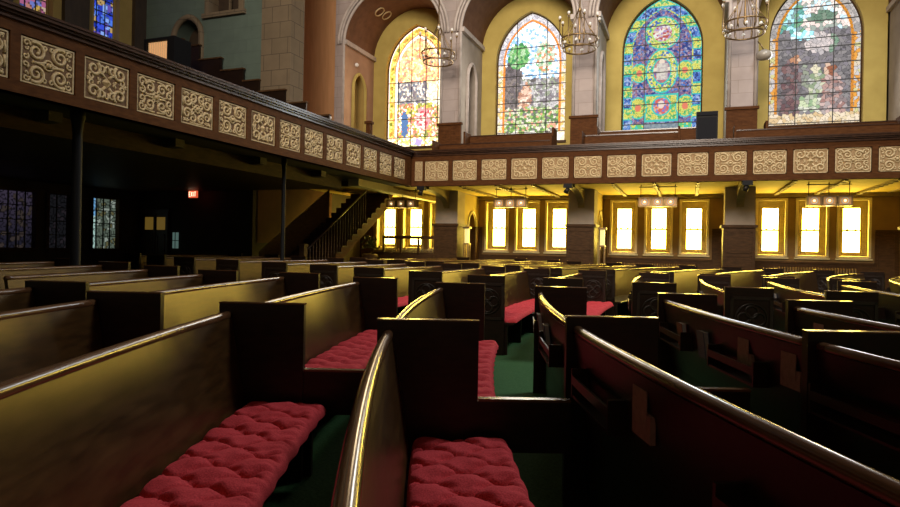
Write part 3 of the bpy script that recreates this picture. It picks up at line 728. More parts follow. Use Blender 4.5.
# ------------------------------------------------------------------ gallery parapets with carved panels
def spiral(cx,cz,r0,turns,a0,sgn,n=22):
    return [(cx+r0*(1-.82*i/n)*cos(a0+sgn*turns*2*PI*i/n),cz+r0*(1-.82*i/n)*sin(a0+sgn*turns*2*PI*i/n)) for i in range(n+1)]
PWD,PHT=.675,.53
def scroll_mesh(style):
    """carved panel in local x (width) and z, facing -y"""
    curves=[]
    r=random.Random(style*5+1)
    hwid,hh=PWD/2-.03,PHT/2-.03
    if style==0:
        base=[(spiral(.20,.15,.10,1.3,2.2,1),.020),(spiral(.085,.17,.06,1.1,-.6,-1),.016),(spiral(.23,.04,.055,1.1,2.5,-1),.015),
              ([(.30,.02),(.27,-.0),(.22,-.01)],.014),([(.03,.06),(.07,.10),(.12,.11),(.15,.08)],.016),([(.0,.22),(.03,.19),(.02,.13)],.014)]
    elif style==1:
        base=[(spiral(.11,.12,.085,1.4,.3,1),.018),(spiral(.25,.17,.07,1.2,3.3,-1),.016),(spiral(.25,.06,.06,1.2,1.2,1),.016),
              ([(.02,.03),(.08,.02),(.16,.01),(.19,.03)],.015),([(.03,.22),(.10,.22),(.18,.20)],.014),(spiral(.05,.06,.035,1,0,1),.012)]
    elif style==2:
        base=[(spiral(.09,.16,.075,1.3,-1.2,-1),.017),(spiral(.21,.10,.09,1.4,2.8,1),.018),(spiral(.08,.05,.05,1.0,3.0,1),.015),
              ([(.29,.22),(.24,.21),(.20,.22)],.014),([(.30,.01),(.31,.08),(.30,.15)],.014),([(.0,.24),(.05,.23),(.15,.23)],.012)]
    else:
        base=[(spiral(.15,.13,.11,1.6,1.0,1),.020),(spiral(.27,.20,.045,1.1,3.6,-1),.014),(spiral(.03+.02,.20,.04,1.1,.2,-1),.013),
              (spiral(.28,.05,.04,1.1,2.2,1),.013),([(.03,.03),(.08,.01),(.14,.0),(.2,.01)],.014)]
    pts0=[q for c_,_ in base for q in c_]
    for ix in range(8):
        for iz in range(6):
            cx_,cz_=.03+ix*.04,.025+iz*.04
            if cx_>hwid-.02 or cz_>hh-.02: continue
            if min(math.hypot(cx_-a,cz_-b) for a,b in pts0)>.036 and math.hypot(cx_,cz_)>.09:
                q=spiral(cx_,cz_,.027,.8,r.random()*6.28,1 if (ix+iz)%2 else -1,9); base.append((q,.011)); pts0+=q
    mb=MB(); mb.cm=0
    mb.box(-PWD/2,PWD/2,0,.02,-PHT/2,PHT/2)
    mb.cm=1
    for (a,b,c,d) in ((-PWD/2,PWD/2,PHT/2-.018,PHT/2),(-PWD/2,PWD/2,-PHT/2,-PHT/2+.018),(-PWD/2,-PWD/2+.018,-PHT/2,PHT/2),(PWD/2-.018,PWD/2,-PHT/2,PHT/2)): mb.box(a,b,-.012,.0,c,d)
    for sx in(-1,1):
        for sz in(-1,1):
            for pts,rad in base:
                mb.tube([(sx*max(-.0,min(hwid,x)),-.004,sz*max(-.0,min(hh,z))) for x,z in pts],[rad*1.2*(1-.35*i/len(pts)) for i in range(len(pts))],6,up=(0,1,0),sx=1.0,sy=1.0)
    if style==0: mb.add([(-.075,0,0),(0,0,-.075),(.075,0,0),(0,0,.075),(0,-.05,0)],[(0,1,4),(1,2,4),(2,3,4),(3,0,4)])
    else: mb.sphere((0,-.005,0),.035,10,6); mb.ring((0,-.006,0),.06,.012,'y',16,5)
    return mb
SCROLL=[]
for s in range(8):
    mb=scroll_mesh(s%4); me=bpy.data.meshes.new('carved_panel'); me.from_pydata(mb.v,[],mb.f); me.materials.append(M['groove'] if s<4 else M['groove2']); me.materials.append(M['gold'])
    me.polygons.foreach_set('material_index',mb.m); me.polygons.foreach_set('use_smooth',mb.sm); me.update(); SCROLL.append(me)
ZB,ZP0,ZP1,ZT=2.95,3.10,3.63,3.93
def parapet(P,a0,a1,starts,root,rotz,skip=None):
    """P(a,d,z): a along, d outwards; stiles, rails, panels"""
    mb=MB()
    def bx(a,b,d0,d1,z0,z1):
        q=[P(a,d0,z0),P(b,d1,z1)]; mb.box(min(q[0][0],q[1][0]),max(q[0][0],q[1][0]),min(q[0][1],q[1][1]),max(q[0][1],q[1][1]),z0,z1)
    bx(a0,a1,-.14,.0,ZB,ZP0-.012); bx(a0,a1,-.14,.015,ZB,ZB+.03); bx(a0,a1,-.14,.0,ZP1+.012,3.79)
    bx(a0,a1,-.14,-.06,ZP0-.012,ZP1+.012)
    ed=[a0]
    for s in starts: ed+= [s-.012,s+PWD+.012]
    ed.append(a1)
    for i in range(0,len(ed),2): bx(ed[i],ed[i+1],-.14,.0,ZP0-.012,ZP1+.012)
    mb.build('frame',M['galwood'],root)
    mb=MB()
    for z0,z1,d in ((3.775,3.80,.03),(3.80,3.83,.012),(3.83,3.86,.05),(3.86,3.90,.085),(3.90,3.93,.10)): bx(a0,a1,-.2,d,z0,z1)
    mb.build('top_rail',M['rail'],root)
    for i,s in enumerate(starts):
        o=bpy.data.objects.new('carved_panel',SCROLL[i%4 if rotz else 4+(1,3,2,0)[i%4]]); COL.objects.link(o); o.parent=root
        w=Vector(P(s+PWD/2,-.03,(ZP0+ZP1)/2))-Vector(WL[root]); o.location=w; o.rotation_euler=(0,0,rotz)
GL=thing('gallery_parapet',(UF,6,ZB),'dark wood gallery front with square carved panels along the left side','balustrade')
parapet(lambda a,d,z:(UF+d,a,z),-2.5,VF-.105,[4.22-.82*2+.82*k for k in range(16)],GL,PI/2)
GB=thing('gallery_parapet',(0,VF,ZB),'dark wood gallery front with carved panels across the back below the tall windows','balustrade')
parapet(lambda a,d,z:(a,VF-d,z),UF-.2,12,[-6.85+.82*k for k in range(22)],GB,0)
# half panel at the inner corner
o=bpy.data.objects.new('carved_panel',SCROLL[5]); COL.objects.link(o); o.parent=GB; o.scale=(.22/.675,1,1); o.location=(-7.03-0,.03-.035,(ZP0+ZP1)/2-ZB)

# ------------------------------------------------------------------ back gallery interior: tiers, pews, loudspeaker
mb=MB(); mb.box(-10.9,18.2,VF+.15,VW,3.04,3.3); mb.box(-10.9,18.2,17.25,VW,3.3,3.6); mb.box(-10.9,-7.4,14.6,VF+.15,3.04,3.06); struct('floor_gallery',mb,M['wains'])
def gal_pew(a0,a1,v,z0,zt,label):
    root=thing('gallery_pew',((a0+a1)/2,v,z0),label,'pew','plain pews on the back gallery')
    mb=MB(); mb.box(a0,a1,v-.02,v+.02,z0,zt-.03); mb.build('backrest',M['galwood'],root)
    mb=MB(); mb.box(a0,a1,v-.035,v+.035,zt-.03,zt); mb.build('cap_rail',M['rail'],root)
    mb=MB(); mb.box(a0,a1,v-.45,v-.02,z0+.38,z0+.42); mb.build('seat',M['galwood'],root)
    for x in(a0,a1):
        mb=MB(); mb.box(x-.025,x+.025,v-.48,v+.05,z0,zt+.05); mb.build('end_panel',M['galwood'],root)
gal_pew(-6.9,-3.5,17.15,3.3,4.28,'plain gallery pew below the window with the bright landscape')
gal_pew(-2.7,-.28,17.15,3.3,4.36,'plain gallery pew below the blue and green medallion window')
gal_pew(1.0,5.4,17.15,3.3,4.33,'plain gallery pew right of the black loudspeaker')
gal_pew(-6.2,-3.6,17.85,3.6,4.62,'rear gallery pew under the bright landscape window')
gal_pew(-2.4,.6,17.85,3.6,4.58,'rear gallery pew under the medallion window')
gal_pew(1.75,4.6,17.85,3.6,4.52,'rear gallery pew under the grey window of kneeling figures')
sp=thing('loudspeaker',(.36,16.62,3.3),'black loudspeaker standing on the back gallery between two windows','loudspeaker')
mb=MB(); mb.box(.11,.60,16.50,16.85,3.3,4.70); b=mb.build('cabinet',M['black'],sp)
mb=MB(); mb.box(.14,.57,16.485,16.50,3.9,4.55); mb.build('grille',M['grille'],sp)
mb=MB(); mb.box(.13,.58,16.47,16.50,4.60,4.68); mb.tube([(.25,16.48,4.63),(.46,16.48,4.63)],.012,6); mb.build('handle',M['grille'],sp)

# ------------------------------------------------------------------ left side: walls, upper gallery
mb=MB()
# left wall above the gallery with two lancet windows, mustard plaster
PLW=lambda a,b,d:(ULW-d,a,b)
LANC=[(10.8,.42),(12.78,.40)]
arch_wall(mb,PLW,-3.2,11.8,2.95,12.5,LANC[0][0],LANC[0][1],5.3,8.6,.8,.3); arch_wall(mb,PLW,11.8,14.02,2.95,12.5,LANC[1][0],LANC[1][1],5.3,8.6,.8,.3)
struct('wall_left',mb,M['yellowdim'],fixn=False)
mb=MB()
for a0,a1 in ((11.45,12.15),(9.6,10.15),(13.6,14.0)): mb.box(ULW,ULW+.12,a0,a1,3.5,12)
struct('trim_pilasters',mb,M['undersoffit'])
def lancet(n,c,hwid,pal,seed,st):
    mb=MB(); s=.05; nx=int(2*hwid/s)+2; nz=int(4.3/s); vs=[];fs=[];cols=[]
    for j in range(nz+1):
        for i in range(nx+1): vs.append((ULW-.26,c-hwid-.02+i*s,5.25+j*s))
    for j in range(nz):
        for i in range(nx):
            q=j*(nx+1)+i; fs.append((q,q+1,q+nx+2,q+nx+1)); x=i*s;z=j*s; cc,e=vor(x,z,.14,seed); cols.append(mixc(pick(pal,cc[2]),(.01,.01,.01),.7 if e<.12 else 0))
    mb.add(vs,fs)
    fr=MB(); arch_tube(fr,PLW,c,hwid,5.3,8.6,.8,.04,.2,up=(1,0,0)); f=struct(f'window_{n}',fr,M['yellowdim'])
    g=mb.build('stained_glass',glass_attr(f'lancet_glass_{n}',st),f,fixn=False); at=g.data.attributes.new('glass_colour','FLOAT_COLOR','FACE'); fl=[]
    for q in cols: fl+=[*q,1]
    at.data.foreach_set('color',fl)
    bb=MB()
    for z in [5.6+.33*k for k in range(11)]: bb.box(ULW-.25,ULW-.23,c-hwid,c+hwid,z-.012,z+.012)
    for k in (-.33,.33): bb.box(ULW-.25,ULW-.23,c+k*hwid-.01,c+k*hwid+.01,5.3,9)
    bb.build('saddle_bars',M['lead'],f)
lancet(20,*LANC[0],[(.6,.25,.2),(.2,.25,.7),(.7,.45,.1),(.25,.5,.25),(.5,.15,.3),(.65,.5,.35),(.1,.12,.4)],5,.75)
lancet(21,*LANC[1],[(.05,.10,.85),(.02,.05,.5),(.1,.25,1.0),(.3,.5,1.1),(.6,.4,.15),(.03,.06,.6),(.15,.1,.5)],8,.8)
# green cross wall
VG=14.0
mb=MB(); P=lambda a,b,d:(a,VG+d,b)
# wall with one pointed doorway and one square window opening
arch_wall(mb,P,-15.0,-12.7,2.95,12.5,-13.35,.42,6.0,7.05,.50,.5)
mb.quad(P(-12.7,2.95,0),P(-9.95,2.95,0),P(-9.95,7.62,0),P(-12.7,7.62,0)); mb.quad(P(-12.7,8.6,0),P(-9.95,8.6,0),P(-9.95,12.5,0),P(-12.7,12.5,0))
mb.quad(P(-12.7,7.62,0),P(-12.6,7.62,0),P(-12.6,8.6,0),P(-12.7,8.6,0)); mb.quad(P(-11.5,7.62,0),P(-9.95,7.62,0),P(-9.95,8.6,0),P(-11.5,8.6,0))
struct('wall_cross',mb,M['green'],fixn=False)
mb=MB(); mb.box(-15,-12.75,VG+.5,VG+.52,2.95,9); mb.box(-12.7,-11.4,VG+.35,VG+.37,7.5,8.7); struct('wall_recess',mb,M['undersoffit'])
mb=MB(); arch_tube(mb,P,-13.35,.50,6.0,7.05,.58,.09,0); struct('trim_door_arch',mb,M['tanstone'])
mb=MB(); mb.box(-12.72,-12.58,VG-.05,VG+.36,7.55,8.7); mb.box(-11.56,-11.4,VG-.05,VG+.36,7.55,8.7); mb.box(-12.78,-11.34,VG-.10,VG+.36,7.50,7.63); mb.box(-12.1,-12.04,VG+.2,VG+.26,7.63,8.7)
struct('window_22',mb,M['tanstone'])
# stone pier at the end of the green wall
mb=MB(); mb.box(-10.78,-9.85,VG-.06,14.55,2.95,12.5); struct('wall_stone_pier',mb,M['tanstone'])
# terracotta wall beyond
mb=MB(); mb.quad((-13.5,VA+.02,2.95),(-10.98,VA+.02,2.95),(-10.98,VA+.02,12.5),(-13.5,VA+.02,12.5)); mb.quad((-10.9,14.5,2.95),(-10.9,14.5,12.5),(-13,14.6,12.5),(-13,14.6,2.95)); mb.quad((-12.9,14.5,2.95),(-12.9,18.05,2.95),(-12.9,18.05,12.5),(-12.9,14.5,12.5))
struct('wall_terracotta',mb,M['orange'],fixn=False)
# stepped partition on the cross wall and gallery tiers
steps=[(-14.0,-13.4,7.0),(-13.4,-12.8,6.78),(-12.8,-12.05,6.36),(-12.05,-11.3,6.0),(-11.3,-10.78,5.66),(-10.78,-9.95,5.34),(-9.95,-9.3,4.97),(-9.3,-8.6,4.6)]
sp=thing('stepped_partition',(-11.5,VG-.1,3.0),'dark wood partition stepping down along the green wall','partition')
mb=MB(); cp=MB()
for a,b,z in steps: mb.box(a,b,VG-.13,VG-.07,3.0,z-.04); cp.box(a-.01,b+.02,VG-.16,VG-.05,z-.04,z)
mb.build('panelling',M['pewdark'],sp); cp.build('capping',M['wains'],sp)
mb=MB()
for i in range(9): mb.box(-15,-8.2-.75*i,-2.5,VG-.14,3.0+.36*i-.3,3.05+.36*i)
struct('floor_gallery_left',mb,M['wains'])
nw=thing('gallery_stair_rail',(-8.9,17,3.0),'dark wood stair rail with square newel at the gallery corner','railing')
mb=MB(); mb.box(-9.8,-9.2,17.2,17.26,3.08,4.72); mb.box(-9.2,-8.75,16.6,16.66,3.08,4.55); mb.build('panel',M['galwood'],nw)
mb=MB(); mb.box(-9.34,-9.2,17.18,17.32,3.08,5.02); mb.box(-9.38,-9.16,17.14,17.36,5.02,5.1); mb.build('newel_post',M['galwood'],nw)
# lit slatted cabinet on the left gallery
cb=thing('slatted_cabinet',(-13.0,12.4,5.6),'dark cabinet with glowing pale slats standing on the left gallery','cabinet')
mb=MB(); mb.box(-13.27,-12.27,12.56,13.0,5.2,6.5); mb.box(-13.27,-12.27,12.42,12.56,6.42,6.5); mb.box(-13.27,-13.18,12.42,12.56,5.2,6.42); mb.box(-12.5,-12.27,12.42,12.56,5.2,6.42); mb.build('body',M['black'],cb)
mb=MB(); n=9
for i in range(n): mb.box(-13.165+i*.074,-13.115+i*.074,12.47,12.53,5.25,6.41)
s=mb.build('slats',M['slatglow'],cb)
# small white flowers on the rail of the left gallery
fl=thing('white_flowers',(-9.35,14.9,3.06),'small bunch of white flowers above the left gallery rail','flowers')
mb=MB(); mb.lathe((-9.35,14.9,3.06),[(.06,0),(.09,.1),(.05,1.4),(.06,1.6)],10); mb.build('vase',M['clay'],fl)
mb=MB()
for i in range(9):
    t=i*2.4; mb.sphere((-9.35+.13*cos(t)*(i/9)**.5,14.9+.13*sin(t)*(i/9)**.5,4.72+.04*sin(i*1.7)),.05,8,6)
mb.build('blooms',M['white'],fl)

# below the left gallery
mb=MB()
LW=[(10.25,.62),(11.48,.30),(12.85,.43)]
ys=[-3.2]
for c,h_ in LW: ys+=[c-h_,c+h_]
ys.append(14.02); ZA,ZC=1.05,2.45
for i in range(0,len(ys),2): mb.quad((ULW,ys[i],-.5),(ULW,ys[i+1],-.5),(ULW,ys[i+1],3),(ULW,ys[i],3))
for c,h_ in LW:
    mb.quad((ULW,c-h_,-.5),(ULW,c+h_,-.5),(ULW,c+h_,ZA),(ULW,c-h_,ZA)); mb.quad((ULW,c-h_,ZC),(ULW,c+h_,ZC),(ULW,c+h_,3),(ULW,c-h_,3))
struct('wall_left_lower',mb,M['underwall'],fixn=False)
def low_stained(n,c,h_,fn,st):
    mb=MB(); s=.028; nx=int(2*h_/s); nz=int(1.4/s); vs=[];fs=[];cols=[]
    for j in range(nz+1):
        for i in range(nx+1): vs.append((ULW-.1,c-h_+i*s,ZA+j*s))
    for j in range(nz):
        for i in range(nx):
            q=j*(nx+1)+i; fs.append((q,q+1,q+nx+2,q+nx+1)); x=i*s;z=j*s; cc,e=vor(x,z,.10,n); cols.append(mixc(fn(x/(2*h_),z/1.4,cc[2]),(.002,.002,.002),.8 if e<.16 else 0))
    mb.add(vs,fs); fr=MB()
    for (a,b,z0,z1) in ((c-h_-.06,c-h_+.02,ZA,ZC),(c+h_-.02,c+h_+.06,ZA,ZC),(c-h_,c+h_,ZA-.08,ZA+.02),(c-h_,c+h_,ZC-.02,ZC+.06)): fr.box(ULW-.12,ULW+.05,a,b,z0,z1)
    f=struct(f'window_{n}',fr,M['wains'])
    g=mb.build('leaded_glass',glass_attr(f'low_glass_{n}',st),f,fixn=False); at=g.data.attributes.new('glass_colour','FLOAT_COLOR','FACE'); fl=[]
    for q in cols: fl+=[*q,1]
    at.data.foreach_set('color',fl); bb=MB()
    k=int(h_*2/.2)
    for i in range(1,k): bb.box(ULW-.09,ULW-.07,c-h_+i*2*h_/k-.015,c-h_+i*2*h_/k+.015,ZA,ZC)
    for z in (1.4,1.75,2.1): bb.box(ULW-.09,ULW-.07,c-h_,c+h_,z-.01,z+.01)
    bb.build('lead_lines',M['lead'],f)
low_stained(23,*LW[0],lambda x,z,w: mixc((.035,.035,.06),(.13,.10,.17),z) if w<.8 else (.12,.09,.08),.28)
low_stained(24,*LW[1],lambda x,z,w: (.025,.025,.03) if w<.7 else (.05,.04,.05),.3)
low_stained(25,*LW[2],lambda x,z,w: ((.16,.42,.75) if z>.62 else (.45,.68,.62)) if x<.22 else ((.10,.13,.10) if w<.6 else (.28,.33,.28) if w<.85 else (.12,.11,.05)),.8)
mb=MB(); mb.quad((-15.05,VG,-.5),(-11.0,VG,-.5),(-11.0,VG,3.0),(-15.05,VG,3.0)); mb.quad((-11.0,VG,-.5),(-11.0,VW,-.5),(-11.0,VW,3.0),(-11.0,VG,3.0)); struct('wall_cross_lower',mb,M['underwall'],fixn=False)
mb=MB(); mb.quad((-10.99,14.2,1.3),(-10.99,18,1.3),(-10.99,18,2.97),(-10.99,14.2,2.97)); struct('wall_stair',mb,M['stairwall'],fixn=False)
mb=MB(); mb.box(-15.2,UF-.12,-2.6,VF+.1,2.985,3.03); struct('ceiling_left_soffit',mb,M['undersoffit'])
mb=MB()
for k in range(7): mb.box(-15,UF-.7,1.5+2.2*k,1.7+2.2*k,2.85,2.99)
struct('trim_soffit_beams',mb,M['undersoffit'])
# beam under the corner, pale yellow as the soffit
mb=MB(); mb.box(-8.2,-7.9,14.2,VW,2.80,2.99); struct('trim_corner_beam',mb,M['reveal'])
# double door with glazed tops
dr=MB(); dr.box(-14.78,-13.88,VG-.07,VG-.01,-.2,2.12); dr.box(-14.84,-13.82,VG-.10,VG-.0,2.12,2.2)
d=struct('door_1',dr,M['doorwood'])
mb=MB()
for x0,x1 in ((-14.70,-14.40),(-14.26,-13.96)): mb.box(x0,x1,VG-.08,VG-.07,1.62,1.98)
mb.build('door_pane',M['doorglow'],d)
mb=MB()
for x0,x1 in ((-14.70,-14.40),(-14.26,-13.96)):
    for (a,b,z0,z1) in ((x0,x1,.5,.54),(x0,x1,1.45,1.49),(x0,x0+.04,.5,1.49),(x1-.04,x1,.5,1.49)): mb.box(a,b,VG-.09,VG-.07,z0,z1)
mb.box(-14.345,-14.315,VG-.1,VG-.07,-.2,2.1); mb.build('door_moulding',M['doorwood'],d)
mb=MB(); mb.box(-13.72,-13.52,VG-.03,VG-.01,1.10,1.55); f=struct('window_26',mb,M['mintglow']); 
mb=MB(); mb.box(-13.74,-13.50,VG-.04,VG-.03,1.31,1.33); mb.box(-13.63,-13.61,VG-.04,VG-.03,1.1,1.55); mb.build('glazing_bar',M['lead'],f)
# exit sign
ex=thing('exit_sign',(-12.9,13.6,2.62),'red lit EXIT sign hanging in the dark under the left gallery','sign')
EU,EV=-12.62,13.55
mb=MB(); mb.box(EU-.14,EU+.14,EV-.02,EV+.03,2.49,2.68); mb.build('housing',M['exitface'],ex)
mb=MB(); mb.tube([(EU-.1,EV,2.68),(EU-.1,EV,2.99)],.008,6); mb.tube([(EU+.1,EV,2.68),(EU+.1,EV,2.99)],.008,6); mb.build('hanger',M['iron'],ex)
mb=MB()
def ltr(x,segs):
    for (x0,z0,x1,z1) in segs:
        p=Vector((x+x0*.045,0,2.525+z0*.12)); q=Vector((x+x1*.045,0,2.525+z1*.12)); t=(q-p).normalized(); nn=Vector((-t.z,0,t.x))*.008
        c=[p+nn,p-nn,q-nn,q+nn]; mb.hexa([(v.x,EV-.026,v.z) for v in c]+[(v.x,EV-.02,v.z) for v in c])
ltr(EU-.115,[(0,0,0,1),(0,1,1,1),(0,.5,.8,.5),(0,0,1,0)]); ltr(EU-.05,[(0,0,1,1),(0,1,1,0)]); ltr(EU+.02,[(.5,0,.5,1)]); ltr(EU+.065,[(.5,0,.5,1),(0,1,1,1)])
mb.build('lettering',M['exitglow'],ex)
# slim iron columns carrying the left gallery
for v,q,l in ((6.06,1.0,'slim iron column under the left gallery, nearer one'),(10.62,.62,'slim iron column under the left gallery, beside the dark stair')):
    z=fz(-7.6,v); mb=MB(); mb.lathe((-7.6,v,z),[(r_*q,h_) for r_,h_ in [(.11,0),(.11,.15),(.08,.22),(.066,.3),(.06,2.7-z),(.07,2.8-z),(.09,2.9-z),(.09,2.985-z)]],14)
    tag(mb.build('iron_column',M['black']),l,'column','iron columns under the left gallery')
# staircase up to the gallery
US0,US1=-10.4,-9.0
st=thing('staircase',(-9.6,15.5,0),'dark wood staircase climbing to the gallery in the far left corner','staircase')
V0,slope,rise=13.55,.59,.17; run=rise/slope
mb=MB(); n=17; zf=fz(-9.5,15)
for i in range(n): 
    mb.box(US0,US1+.03,V0+i*run,V0+(i+1)*run+.03,zf+(i+1)*rise-.04,zf+(i+1)*rise); mb.box(US0,US1-.02,V0+i*run,V0+i*run+.02,zf+i*rise,zf+(i+1)*rise-.04)
mb.build('steps',M['wains'],st)
mb=MB()
for u in (US1-.03,):
    pts=[]
    for i in range(n): pts+=[(V0+i*run,zf+i*rise),(V0+i*run,zf+(i+1)*rise-.04)]
    pts.append((V0+n*run,zf+n*rise-.04)); top=pts; bot=[(V0+n*run,zf+n*rise-.30),(V0,zf-.18)]
    poly=top+bot; k=len(poly); mb.add([(u-.02,v,z) for v,z in poly]+[(u+.03,v,z) for v,z in poly],[tuple(range(k)),tuple(range(k,2*k))[::-1]]+[(j,(j+1)%k,k+(j+1)%k,k+j) for j in range(k)])
mb.build('stringer',M['galwood'],st)
for i in range(n):
    for q in (.25,.75):
        v=V0+(i+q)*run; zb=zf+(i+1)*rise; zt=zf+(v-V0)*slope+.98
        if zt>2.95: continue
        mb=MB(); mb.lathe((US1-.02,v,zb),[(.018,0),(.018,.12),(.028,.16),(.016,.22),(.022,(zt-zb)*.6),(.014,(zt-zb)-.1),(.018,zt-zb)],8); mb.build('baluster',M['wains'],st)
mb=MB(); mb.tube([(US1-.02,V0-.05,zf+1.0),(US1-.02,V0+(1.93-zf)/slope,2.93)],.035,8,sx=1,sy=.8); mb.build('handrail',M['rail'],st)
mb=MB(); mb.box(US1-.09,US1+.05,V0-.16,V0-.02,zf,zf+1.15); mb.box(US1-.11,US1+.07,V0-.18,V0,zf+1.15,zf+1.22); mb.build('newel_post',M['wains'],st)
mb=MB(); mb.hexa([(US0-.03,V0,zf),(US0,V0,zf),(US0,V0+n*run*.68,zf+n*rise*.68),(US0-.03,V0+n*run*.68,zf+n*rise*.68),(US0-.03,V0,zf+1.0),(US0,V0,zf+1.0),(US0,V0+n*run*.68,zf+n*rise*.68+.95),(US0-.03,V0+n*run*.68,zf+n*rise*.68+.95)]); mb.build('wall_panelling',M['wains'],st)
# openwork balustrade beyond the stair
bl=thing('openwork_screen',(-8.3,18.3,.9),'low openwork wood screen in front of the bright corner windows','screen')
mb=MB(); mb.box(-9.25,-7.3,18.26,18.34,1.52,1.62); mb.box(-9.25,-7.3,18.27,18.33,1.02,1.08); mb.box(-9.25,-7.3,18.25,18.35,0,1.02)
for x in (-9.22,-8.6,-8.0,-7.38): mb.box(x-.03,x+.03,18.27,18.33,1.02,1.52)
mb.build('rails',M['wains'],bl)
mb=MB()
for i in range(14): mb.ring((-9.12+i*.13,18.3,1.16),.055,.012,'y',14,5)
mb.build('tracery',M['sash'],bl)
pl=thing('potted_plant',(-9.55,18.15,0),'dark bushy plant at the foot of the stair by the corner windows','plant')
mb=MB(); mb.lathe((-9.5,17.9,0),[(.14,0),(.2,.1),(.24,1.0),(.2,1.02)],14); mb.build('stand',M['clay'],pl)
mb=MB()
for i in range(90):
    t=random.uniform(0,2*PI); ph=random.uniform(-.3,1.4); r=random.uniform(.12,.32); p=Vector((-9.5+r*cos(t)*cos(ph),17.9+r*sin(t)*cos(ph),1.25+r*1.1*sin(ph)))
    a=Vector((random.uniform(-1,1),random.uniform(-1,1),random.uniform(-.6,1))).normalized()*.09; b=a.cross(Vector((random.random(),random.random(),1))).normalized()*.035
    mb.add([p-a,p+b,p+a,p-b],[(0,1,2,3)])
mb.build('foliage',M['leaf'],pl)

# ------------------------------------------------------------------ fittings under the back gallery
def pendant(u,label):
    v=17.0; root=thing('hanging_lamp',(u,v,2.42),label,'hanging lamp','three part lamps hanging under the back gallery')
    mb=MB(); mb.tube([(u-.46,v,2.93),(u+.46,v,2.93)],.014,6)
    for x in(-.31*1.35,0,.31*1.35): mb.tube([(u+x,v,2.95),(u+x,v,2.66)],.009,6); mb.box(u+x-.012,u+x+.012,v-.012,v+.012,2.93,2.985)
    mb.build('hanging_rods',M['iron'],root)
    for x in(-.315,0,.315):
        mb=MB()
        for (a,b,z0,z1) in ((-.15,.15,2.63,2.66),(-.15,.15,2.42,2.45),(-.15,-.12,2.45,2.63),(.12,.15,2.45,2.63)): mb.box(u+x+a,u+x+b,v-.13,v+.13,z0,z1)
        h=mb.build('lamp_frame',M['bronze'],root)
        mb=MB(); mb.box(u+x-.122,u+x+.122,v-.10,v+.10,2.449,2.631); mb.build('lamp_glass',M['amberlamp'],h)
        mb=MB(); mb.ring((u+x,v-.115,2.54),.072,.013,'y',18,6); mb.build('ring',M['opal'],h)
        mb=MB(); mb.sphere((u+x,v-.115,2.54),.03,10,8); mb.build('bulb',M['bulb'],h)
    return root
pendant(BAY[1]+.22,'three part hanging lamp under the gallery below the landscape window')
pendant(BAY[2]+.05,'three part hanging lamp under the gallery below the medallion window')
pendant(BAY[3]-.2,'three part hanging lamp under the gallery below the rightmost window')
r0=pendant(BAY[0]+.95,'three part hanging lamp in the far left corner above the screen')
for i,(a0,a1) in enumerate(piers[1:5]):
    c=(a0+a1)/2+(-.05,-.05,.02,0)[i]; root=thing('spotlight',(c,VF-.06,2.8),f"small dark spotlight under the gallery edge, {['leftmost near the corner','second from the left','third, before the right windows','far right'][i]}",'spotlight','spotlights under the gallery edge')
    mb=MB(); mb.box(c-.11,c+.11,VF-.07,VF+.10,2.84,2.95); mb.build('housing',M['black'],root)
    mb=MB(); mb.tube([(c,VF+.02,2.85),(c-.06,VF+.05,2.72)],[.05,.075],12); mb.build('lamp_head',M['iron'],root)
for i,(a0,a1) in enumerate(piers[1:3]):  # bright strips of unclear origin by the piers, built as glowing capped boxes
    x=a1+.21; v=VA+.22; root=thing('standing_lantern',(x,v,0),f"lit lantern on thin legs beside the panelled pier, {['left one','right one'][i]}",'lantern','standing lanterns beside the piers')
    z=fz(x,v)
    for s in((-.07,-.07),(.07,-.07),(.07,.07),(-.07,.07)):
        mb=MB(); mb.box(x+s[0]-.015,x+s[0]+.015,v+s[1]-.015,v+s[1]+.015,z,1.42); mb.build('leg',M['bronze'],root)
    mb=MB(); mb.box(x-.06,x+.06,v-.06,v+.06,1.42,1.86); mb.build('lamp_glass',M['lanternglow'],root)
    mb=MB(); mb.box(x-.11,x+.11,v-.11,v+.11,1.86,1.92); mb.build('lantern_cap',M['bronze'],root); mb=MB(); mb.box(x-.09,x+.09,v-.09,v+.09,1.38,1.42); mb.build('lantern_base',M['bronze'],root)
for i,c in enumerate(BAY[1:]):
    root=thing('radiator',(c,VW-.3,0),f"low finned radiator under the {['windows left of centre','middle group of windows','rightmost group of windows'][i]}",'radiator','radiators under the sash windows')
    mb=MB(); z=-.1
    for q in range(30):
        x=c-1.0+q*.068; mb.tube([(x,VW-.22,z),(x,VW-.22,.80),(x,VW-.20,.88),(x,VW-.16,.90),(x,VW-.12,.86),(x,VW-.11,z)],.024,6)
    mb.build('fins',M['radiator'],root)
    mb=MB(); mb.tube([(c-1.05,VW-.165,.1),(c+1.02,VW-.165,.1)],.03,8); mb.build('pipe',M['radiator'],root)
# wall sconce by the right pier and a white disc in the left niche
sc=thing('wall_sconce',(1.72,VA-.02,6.28),'round glass wall lamp beside the rightmost tall window','wall lamp')
mb=MB(); mb.tube([(1.55,VA-.02,6.75),(1.62,VA-.15,6.62),(1.7,VA-.16,6.45)],.014,6); mb.build('arm',M['bronze'],sc)
mb=MB(); mb.lathe((1.7,VA-.16,6.2),[(.02,.0),(.15,.03),(.19,.12),(.17,.2),(.06,.27)],16); mb.build('lamp_shade',plain('smoked_glass',(.38,.34,.28),.15),sc)
mb=MB(); mb.sphere((-10.56,18.7,7.35),.07,12,8); tag(mb.build('round_detector',M['white']),'small white round detector on the terracotta wall of the left niche','detector')

